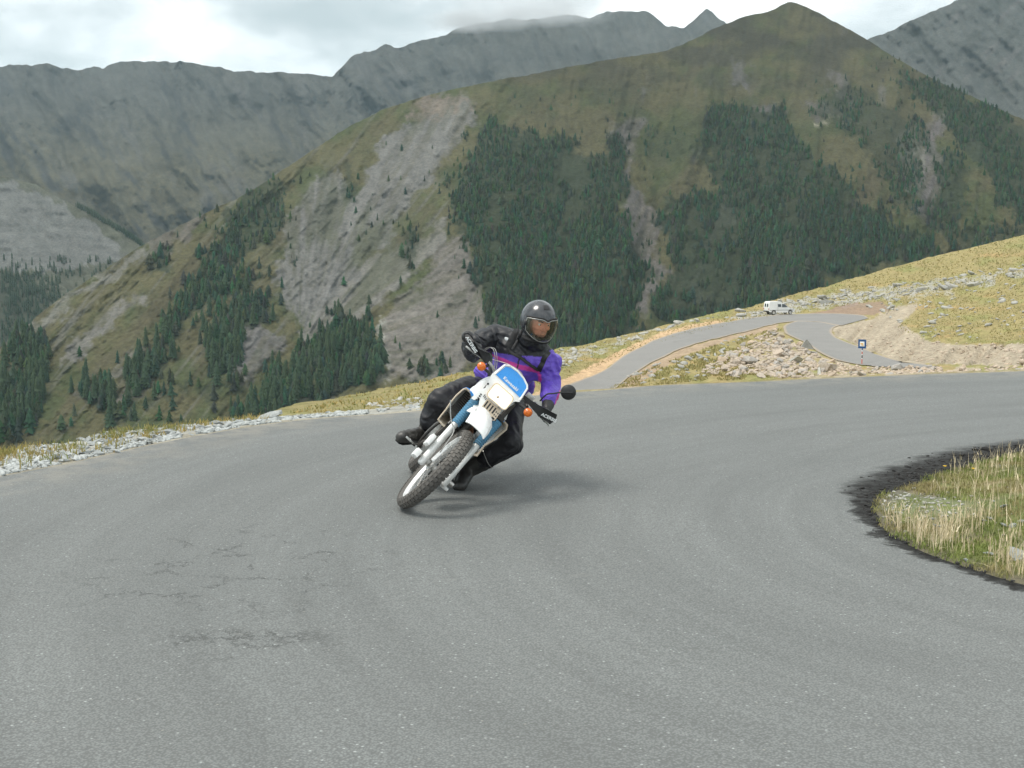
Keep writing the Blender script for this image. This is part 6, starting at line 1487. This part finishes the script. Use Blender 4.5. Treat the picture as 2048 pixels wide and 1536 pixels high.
for i in range(nA):
    for j in range(nE):
        az = (2 * math.pi * (i + .5) / nA + math.pi) % (2 * math.pi) - math.pi; el_ = -1.15 + (math.pi / 2 + 1.15) * (j + .5) / nE
        op = (abs(az) < 1.02) and (-0.66 + 0.10 * (abs(az) / 1.0) ** 2 < el_ < 0.30 - 0.05 * az * az)
        if not op: b.faces.new((G[i, j], G[(i + 1) % nA, j], G[(i + 1) % nA, j + 1], G[i, j + 1]))
bmesh.ops.remove_doubles(b, verts=b.verts, dist=0.0008)
loose = [v_ for v_ in b.verts if not v_.link_faces]; bmesh.ops.delete(b, geom=loose, context='VERTS')
bmesh.ops.recalc_face_normals(b, faces=b.faces)
me = bpy.data.meshes.new('helmet'); b.to_mesh(me); b.free()
hel = link('helmet', me, M_shell, person, True); md = hel.modifiers.new('t', 'SOLIDIFY'); md.thickness = 0.022; md.offset = -1
M_trim = pmat('visor_trim', (0.36, 0.36, 0.34), 0.35, 0.2); M_gasket = pmat('helmet_rubber', (0.008, 0.008, 0.008), 0.7)
vis = NT('visor_glass'); vis.set(col=(0.72, 0.72, 0.62), rough=0.05, spec=0.5); vis.b.inputs['Transmission Weight'].default_value = 1.0; vis.b.inputs['IOR'].default_value = 1.02
# smoked, thin: mostly see-through with a little sheen
vt = bpy.data.materials.new('visor_smoke'); vt.use_nodes = True; t_ = vt.node_tree; t_.nodes.clear()
oo = t_.nodes.new('ShaderNodeOutputMaterial'); tr_ = t_.nodes.new('ShaderNodeBsdfTransparent'); tr_.inputs[0].default_value = (0.93, 0.92, 0.85, 1)
gl = t_.nodes.new('ShaderNodeBsdfGlossy'); gl.inputs['Roughness'].default_value = 0.12; gl.inputs[0].default_value = (0.8, 0.8, 0.72, 1)
df = t_.nodes.new('ShaderNodeBsdfDiffuse'); df.inputs[0].default_value = (0.36, 0.37, 0.26, 1)
fr_ = t_.nodes.new('ShaderNodeFresnel'); fr_.inputs[0].default_value = 1.45
nz_ = t_.nodes.new('ShaderNodeTexNoise'); nz_.inputs['Scale'].default_value = 14; nz_.inputs['Detail'].default_value = 6
mr = t_.nodes.new('ShaderNodeMapRange'); t_.links.new(nz_.outputs[0], mr.inputs[0]); mr.inputs[1].default_value = .3; mr.inputs[2].default_value = .7; mr.inputs[3].default_value = 0.03; mr.inputs[4].default_value = 0.15
m1_ = t_.nodes.new('ShaderNodeMixShader'); m2_ = t_.nodes.new('ShaderNodeMixShader')
t_.links.new(mr.outputs[0], m1_.inputs[0]); t_.links.new(tr_.outputs[0], m1_.inputs[1]); t_.links.new(df.outputs[0], m1_.inputs[2])
t_.links.new(fr_.outputs[0], m2_.inputs[0]); t_.links.new(m1_.outputs[0], m2_.inputs[1]); t_.links.new(gl.outputs[0], m2_.inputs[2]); t_.links.new(m2_.outputs[0], oo.inputs[0])
def vtop(u): return 0.34 - 0.10 * u * u - 0.16 * math.exp(-(u / 0.16) ** 2) * 0.6
def vbot(u): return -0.78 + 0.42 * abs(u) ** 2.6
rows_ = []
for i in range(19):
    t = i / 18; rows_.append([hsurf(u * 1.18, vbot(u) * (1 - t) + vtop(u) * t, 1.045) - PORG for u in np.linspace(-1, 1, 33)])
m = MB(); m.sheet(rows_); vo = m.out('visor', vt, hel)
m = MB(); m.tube(rows_[0] + [r_[-1] for r_ in rows_[1:]] + rows_[-1][::-1] + [r_[0] for r_ in rows_[::-1][1:]], 0.0027, 6, caps=False); m.out('visor_edge', M_trim, vo)
m = MB(); m.tube([hsurf(u * 1.2, vtop(u) + 0.06, 1.012) - PORG for u in np.linspace(-1.05, 1.05, 31)], 0.0065, 6); m.out('gasket', M_gasket, hel)
for s_ in (-1, 1):
    m = MB(); cpt = hsurf(s_ * 1.28, -0.02, 1.03) - PORG; ax_ = (HM @ Vector((s_, 0.1, 0))).normalized(); m.band(cpt, ax_, [(0.0005, 0.008), (0.018, 0.007), (0.024, 0.0), (0.024, -0.012), (0.0005, -0.012)], 20); m.out('visor_pivot', M_black, hel)
m = MB(); m.sheet([[hsurf(a_, e_, 1.02) - PORG for a_ in np.linspace(-.28, .28, 9)] for e_ in np.linspace(0.86, 1.12, 6)], 0.012); m.out('vent', M_black, hel)
# chin strap roll / neck lining
m = MB(); m.torus(hp(0, 0.0, -0.118) - PORG, up_, 0.088, 0.020, 36, 8); m.out('neck_roll', M_gasket, hel)

# ================================================================== BACKPACK
from mathutils.bvhtree import BVHTree
jo_me = jo.data; bvh = BVHTree.FromPolygons([v_.co + PORG for v_ in jo_me.vertices], [tuple(p.vertices) for p in jo_me.polygons])
def onj(px, py, lift=0.006):
    d = (pt(px, py, 1.0) - CAMP).normalized(); h_ = bvh.ray_cast(CAMP, d)
    return (h_[0] + h_[1] * lift) if h_[0] is not None else pt(px, py, 9.2)
M_web = pmat('strap_webbing', (0.010, 0.010, 0.011), 0.6, scale=60, var=0.3); M_pack = pmat('pack_fabric', (0.02, 0.02, 0.022), 0.7, bump=0.4)
pk = empty('backpack', CHEST + Vector((0, 0.25, 0.05))); tag(pk, 'black backpack worn by the rider, its straps crossing the purple jacket', 'backpack'); PK = pk.location
bg_ = organic('bag', [('c', CHEST + Vector((-.05, .27, .08)), 0.10, WAIST + Vector((-.02, .26, .03)), 0.10), ('c', CHEST + Vector((.06, .27, .06)), 0.10, WAIST + Vector((.08, .26, .0)), 0.10)], 0.014, 4)
bg_.transform(Matrix.Translation(-PK)); link('bag', bg_, M_pack, pk, True)
def strap(pts, w_, name='strap'):
    d_ = np.r_[0, np.cumsum(np.linalg.norm(np.diff(np.array(pts, float), axis=0), axis=1))]; q = pchip(d_, np.array(pts, float), np.linspace(0, d_[-1], 26))
    P = [onj(a_, b_) for a_, b_ in q]; P = [P[0]] + [(P[i - 1] + P[i] * 2 + P[i + 1]) / 4 + Vector((0, -.002, 0)) for i in range(1, len(P) - 1)] + [P[-1]]
    m = MB(); m.tube([p - PK for p in P], [(w_, 0.0035)] * len(P), 8, flat=(P[1] - P[0]).cross(Vector((0, 1, 0)))); return m.out(name, M_web, pk)
strap([(1037,660),(1031,670),(1022,685),(1017,697),(1024,706),(1035,711),(1055,725),(1076,739)], 0.012)
pad = strap([(1035,662),(1031,670),(1026,678),(1021,687),(1016,695)], 0.027, 'strap_pad')
strap([(1096,703),(1090,712),(1083,727),(1077,741)], 0.019)
strap([(1046,662),(1040,674),(1033,686),(1026,699)], 0.010)
bp_ = onj(1018, 682, 0.024) - PK; nn_ = Vector((-0.1, -1, 0.25)).normalized()
m = MB(); Rb = Matrix((Vector((0.75, 0, -0.66)), nn_, Vector((0.66, 0, 0.75)))).transposed(); m.ball(bp_, (0.022, 0.004, 0.013), Rb, 3); m.out('badge', M_letter, pk)
m = MB(); m.torus(bp_ + nn_ * 0.003, nn_, 0.009, 0.0016, 20, 6); m.out('badge_ring', pmat('badge_grey', (0.2, 0.22, 0.24), 0.5), pk)
# ================================================================== VAN
pr_, _ok = on_ground([1536, 1574], [630.5, 627.0]); pA, pB = Vector(pr_[0]), Vector(pr_[1])
mid = (pA + pB) / 2; sc_v = mid.y / FPX * 57.5 / 3.98       # keeps the van its real four metres
ya_ = math.radians(18); fwd = Vector((math.cos(ya_), math.sin(ya_), 0)); fwd.z = (pB.z - pA.z) / max(0.5, (pB - pA).xy.length) * 0.6; fwd.normalize()
lft = Vector((0, 0, 1)).cross(fwd).normalized(); upv_ = fwd.cross(lft)
def ground_z(x, y):
    j = int(np.argmin(abs(x / y - ax))); return float(np.interp(y, TG[:, j, 1], TG[:, j, 2]))
zc = max(ground_z(mid.x + fwd.x * q + lft.x * s_, mid.y + fwd.y * q + lft.y * s_) for q in (-1.25, 1.3) for s_ in (-.7,))
van = empty('van'); vs = min(1.15, max(0.85, sc_v))
van.matrix_world = Matrix.Translation((mid.x, mid.y, max(mid.z, zc) + 0.02)) @ Matrix((fwd, lft, upv_)).transposed().to_4x4() @ Matrix.Diagonal((vs, vs, vs, 1))
tag(van, 'small white panel van parked on the outside of the far hairpin', 'van')
M_vp = pmat('van_paint', (0.80, 0.80, 0.78), 0.35, scale=1.5, var=0.05, dirt=0.2, dirtcol=(0.45, 0.42, 0.36)); M_gl = pmat('van_glass', (0.045, 0.055, 0.06), 0.08, spec=0.8); M_arch = pmat('wheel_arch', (0.01, 0.01, 0.01), 0.9)
prof = [(-1.98, 0.38), (-2.02, 0.55), (-2.01, 1.0), (-1.95, 1.62), (-1.88, 1.75), (-1.75, 1.80), (-0.25, 1.80), (-0.08, 1.72), (0.05, 1.60), (0.35, 1.50), (1.0, 1.0), (1.15, 0.93), (1.75, 0.82), (1.92, 0.74), (1.97, 0.55), (1.95, 0.34), (1.68, 0.30), (1.64, 0.5), (1.5, 0.64), (1.3, 0.68), (1.1, 0.64), (0.97, 0.5), (0.94, 0.28), (-0.94, 0.28), (-0.97, 0.5), (-1.1, 0.62), (-1.28, 0.66), (-1.46, 0.62), (-1.6, 0.5), (-1.63, 0.32)]
m = MB(); m.prism([(x_, -0.78, z_) for x_, z_ in prof], (0, 1.56, 0))
for v_ in m.b.verts:
    if v_.co.z > 0.95: v_.co.y *= 1 - 0.13 * (v_.co.z - 0.95) / 0.85
bmesh.ops.triangulate(m.b, faces=[f for f in m.b.faces if len(f.verts) > 4]); m.out('body', M_vp, van, ang=30)
def side(x0, z0, pts, nm, mat, par=van):
    m = MB(); 
    for s_ in (-1, 1):
        P_ = [Vector((x_, s_ * (0.785 if z_ <= 0.95 else 0.785 * (1 - 0.13 * (z_ - 0.95) / 0.85) + 0.004), z_)) for x_, z_ in pts]; m.prism(P_, (0, -s_ * 0.02, 0))
    return m.out(nm, mat, par, smooth=False)
side(0, 0, [(-0.02, 1.0), (0.88, 1.0), (0.40, 1.42), (0.0, 1.46)], 'door_window', M_gl)
side(0, 0, [(-0.62, 1.04), (-0.14, 1.04), (-0.14, 1.44), (-0.62, 1.44)], 'side_window', M_gl)
m = MB(); m.prism([(0.40, -0.68, 1.475), (0.40, 0.68, 1.475), (0.985, 0.74, 1.03), (0.985, -0.74, 1.03)], (0.015, 0, 0.02)); m.out('windscreen', M_gl, van, smooth=False)
for s_ in (-1, 1):
    m = MB(); m.box((-1.985, s_ * 0.30, 1.28), (0.05, 0.36, 0.46), Matrix.Rotation(0.10, 3, 'Y'), 0.01); m.out('rear_window', M_gl, van)
    m = MB(); m.box((-2.015, s_ * 0.68, 0.78), (0.04, 0.12, 0.26), None, 0.01); m.out('tail_light', bpy.data.materials['red_lens'], van)
    m = MB(); m.box((1.90, s_ * 0.58, 0.68), (0.08, 0.26, 0.13), None, 0.02); m.out('headlight', M_letter, van)
m = MB(); m.box((-2.03, 0, 0.45), (0.12, 1.5, 0.16), None, 0.03); m.out('bumper', M_dark, van); m = MB(); m.box((1.96, 0, 0.42), (0.12, 1.5, 0.18), None, 0.03); m.out('bumper', M_dark, van)
m = MB(); m.box((0, 0, 0.36), (3.4, 1.3, 0.16)); m.out('underbody', M_arch, van)
side(0, 0, [(-0.66, 0.32), (-0.645, 0.32), (-0.645, 1.5), (-0.66, 1.5)], 'door_seam', M_arch); side(0, 0, [(-1.9, 0.60), (1.85, 0.58), (1.85, 0.62), (-1.9, 0.64)], 'rub_strip', M_dark)
for x_ in (-1.28, 1.30):
    for s_ in (-1, 1):
        wv_ = empty('wheel'); wv_.parent = van; wv_.location = (x_, s_ * 0.70, 0.29)
        m = MB(); m.band((0, 0, 0), YAX, [(0.18, -0.08), (0.27, -0.08), (0.29, -0.05), (0.29, 0.05), (0.27, 0.08), (0.18, 0.08)], 24); m.out('tyre', M_tyre, wv_)
        m = MB(); m.band((0, 0, 0), YAX, [(0.0005, s_ * 0.05), (0.06, s_ * 0.075), (0.12, s_ * 0.055), (0.19, s_ * 0.078), (0.19, -s_ * 0.05), (0.0005, -s_ * 0.05)], 20); m.out('rim', M_alu, wv_)
# ================================================================== SIGN
pg, _ok = on_ground(1722.5, 729); pg = Vector(pg[0]); s1 = pg.y / FPX; sg = empty('road_sign', pg); tag(sg, 'blue square road sign on a red and white banded pole beside the lower road', 'sign')
hP = 31 * s1; M_red = pmat('sign_red', (0.62, 0.14, 0.09), 0.6, scale=3); M_sb = pmat('sign_blue', (0.012, 0.075, 0.22), 0.45, scale=3, var=0.1); M_sy = pmat('sign_yellow', (0.72, 0.42, 0.10), 0.5, scale=3)
bands = [(0, 11, M_red, 'red_band'), (11, 13, M_letter, 'white_band'), (13, 19, M_black, 'black_band'), (19, 21, M_letter, 'white_band'), (21, 26, M_red, 'red_band'), (26, 29, M_letter, 'white_band'), (29, 50, M_sb, 'pole_top')]
for z0, z1, mt, nm in bands:
    m = MB(); m.tube([(0, 0, z0 * s1 - (0.2 if z0 == 0 else 0)), (0, 0, z1 * s1)], 0.036, 10); m.out(nm, mt, sg)
Rz = Matrix.Rotation(math.radians(-32), 3, 'Z'); pw = 13.5 * s1 / math.cos(math.radians(32)); ph_ = 18 * s1; zc_ = 41.5 * s1
def sp(x_, y_, z_): return Rz @ Vector((x_, y_, z_))
m = MB(); m.prism([sp(-pw / 2, -0.07, zc_ - ph_ / 2), sp(pw / 2, -0.07, zc_ - ph_ / 2), sp(pw / 2, -0.07, zc_ + ph_ / 2), sp(-pw / 2, -0.07, zc_ + ph_ / 2)], sp(0, 0.03, 0)); pnl = m.out('panel', M_sb, sg, smooth=False)
def plate(cx0, cz0, w_, h_, mt, nm, off): m = MB(); m.prism([sp(cx0 - w_ / 2, off, cz0 - h_ / 2), sp(cx0 + w_ / 2, off, cz0 - h_ / 2), sp(cx0 + w_ / 2, off, cz0 + h_ / 2), sp(cx0 - w_ / 2, off, cz0 + h_ / 2)], sp(0, 0.004, 0)); return m.out(nm, mt, pnl, smooth=False)
plate(0, zc_, pw * 0.58, ph_ * 0.52, M_letter, 'white_field', -0.078); plate(-pw * .03, zc_ + ph_ * .02, pw * 0.36, ph_ * 0.14, M_sy, 'symbol', -0.086); plate(pw * .05, zc_ - ph_ * .13, pw * 0.30, ph_ * 0.08, M_sy, 'symbol', -0.086)
# ================================================================== CLOUD ON THE RIDGE
cmt = bpy.data.materials.new('cloud_mist'); cmt.use_nodes = True; t_ = cmt.node_tree; t_.nodes.clear()
def nn2(ty, **k):
    x_ = t_.nodes.new(ty)
    for q_, w_ in k.items(): setattr(x_, q_, w_)
    return x_
oo = nn2('ShaderNodeOutputMaterial'); pv2 = nn2('ShaderNodeVolumePrincipled'); t_.links.new(pv2.outputs[0], oo.inputs['Volume'])
pv2.inputs['Color'].default_value = (0.97, 0.975, 0.98, 1); pv2.inputs['Anisotropy'].default_value = 0.7
tc2 = nn2('ShaderNodeTexCoord'); ln2 = nn2('ShaderNodeVectorMath', operation='LENGTH'); t_.links.new(tc2.outputs['Object'], ln2.inputs[0])
geo = nn2('ShaderNodeNewGeometry'); nz2 = nn2('ShaderNodeTexNoise'); nz2.inputs['Scale'].default_value = 0.009; nz2.inputs['Detail'].default_value = 5; nz2.inputs['Roughness'].default_value = 0.62
t_.links.new(geo.outputs['Position'], nz2.inputs['Vector'])
fall = mth('SUBTRACT', 1.0, ln2.outputs['Value'], t_.nodes, t_.links, True)
dd_ = mth('SUBTRACT', mth('ADD', mth('MULTIPLY', fall, 1.1, t_.nodes, t_.links), nz2.outputs[0], t_.nodes, t_.links), 0.86, t_.nodes, t_.links, True)
t_.links.new(mth('MULTIPLY', dd_, 0.018, t_.nodes, t_.links), pv2.inputs['Density'])
for (x_, y_, d_, rx, rz) in ((1000, 34, 4300, 330, 62), (1110, 28, 4350, 300, 62), (925, 44, 4250, 220, 48), (1040, -14, 4400, 560, 92)):
    b = bmesh.new(); bmesh.ops.create_icosphere(b, subdivisions=3, radius=1.0); cme = bpy.data.meshes.new('cloud'); b.to_mesh(cme); b.free(); cme.materials.append(cmt)
    clo = bpy.data.objects.new('cloud', cme); C.objects.link(clo); clo.location = pt(x_, y_, d_); clo.scale = (rx, 200, rz); tag(clo, 'grey mist hanging over the far ridge', kind='stuff')
# ================================================================== AIR
b = bmesh.new(); bmesh.ops.create_cube(b, size=1.0)
me = bpy.data.meshes.new('haze'); b.to_mesh(me); b.free()
hz = bpy.data.objects.new('haze', me); C.objects.link(hz); hz.scale = (32000, 22000, 2200); hz.location = (0, 6000, -561.5 + 1100)
hm = bpy.data.materials.new('haze_air'); hm.use_nodes = True; nn = hm.node_tree.nodes; nn.clear()
o_ = nn.new('ShaderNodeOutputMaterial'); pv_ = nn.new('ShaderNodeVolumePrincipled'); hm.node_tree.links.new(pv_.outputs[0], o_.inputs['Volume'])
pv_.inputs['Color'].default_value = (0.52, 0.70, 0.80, 1); pv_.inputs['Density'].default_value = 5.2e-5; pv_.inputs['Anisotropy'].default_value = 0.1
me.materials.append(hm); hz['kind'] = 'stuff'; hz['label'] = 'thin blue-grey mountain haze'
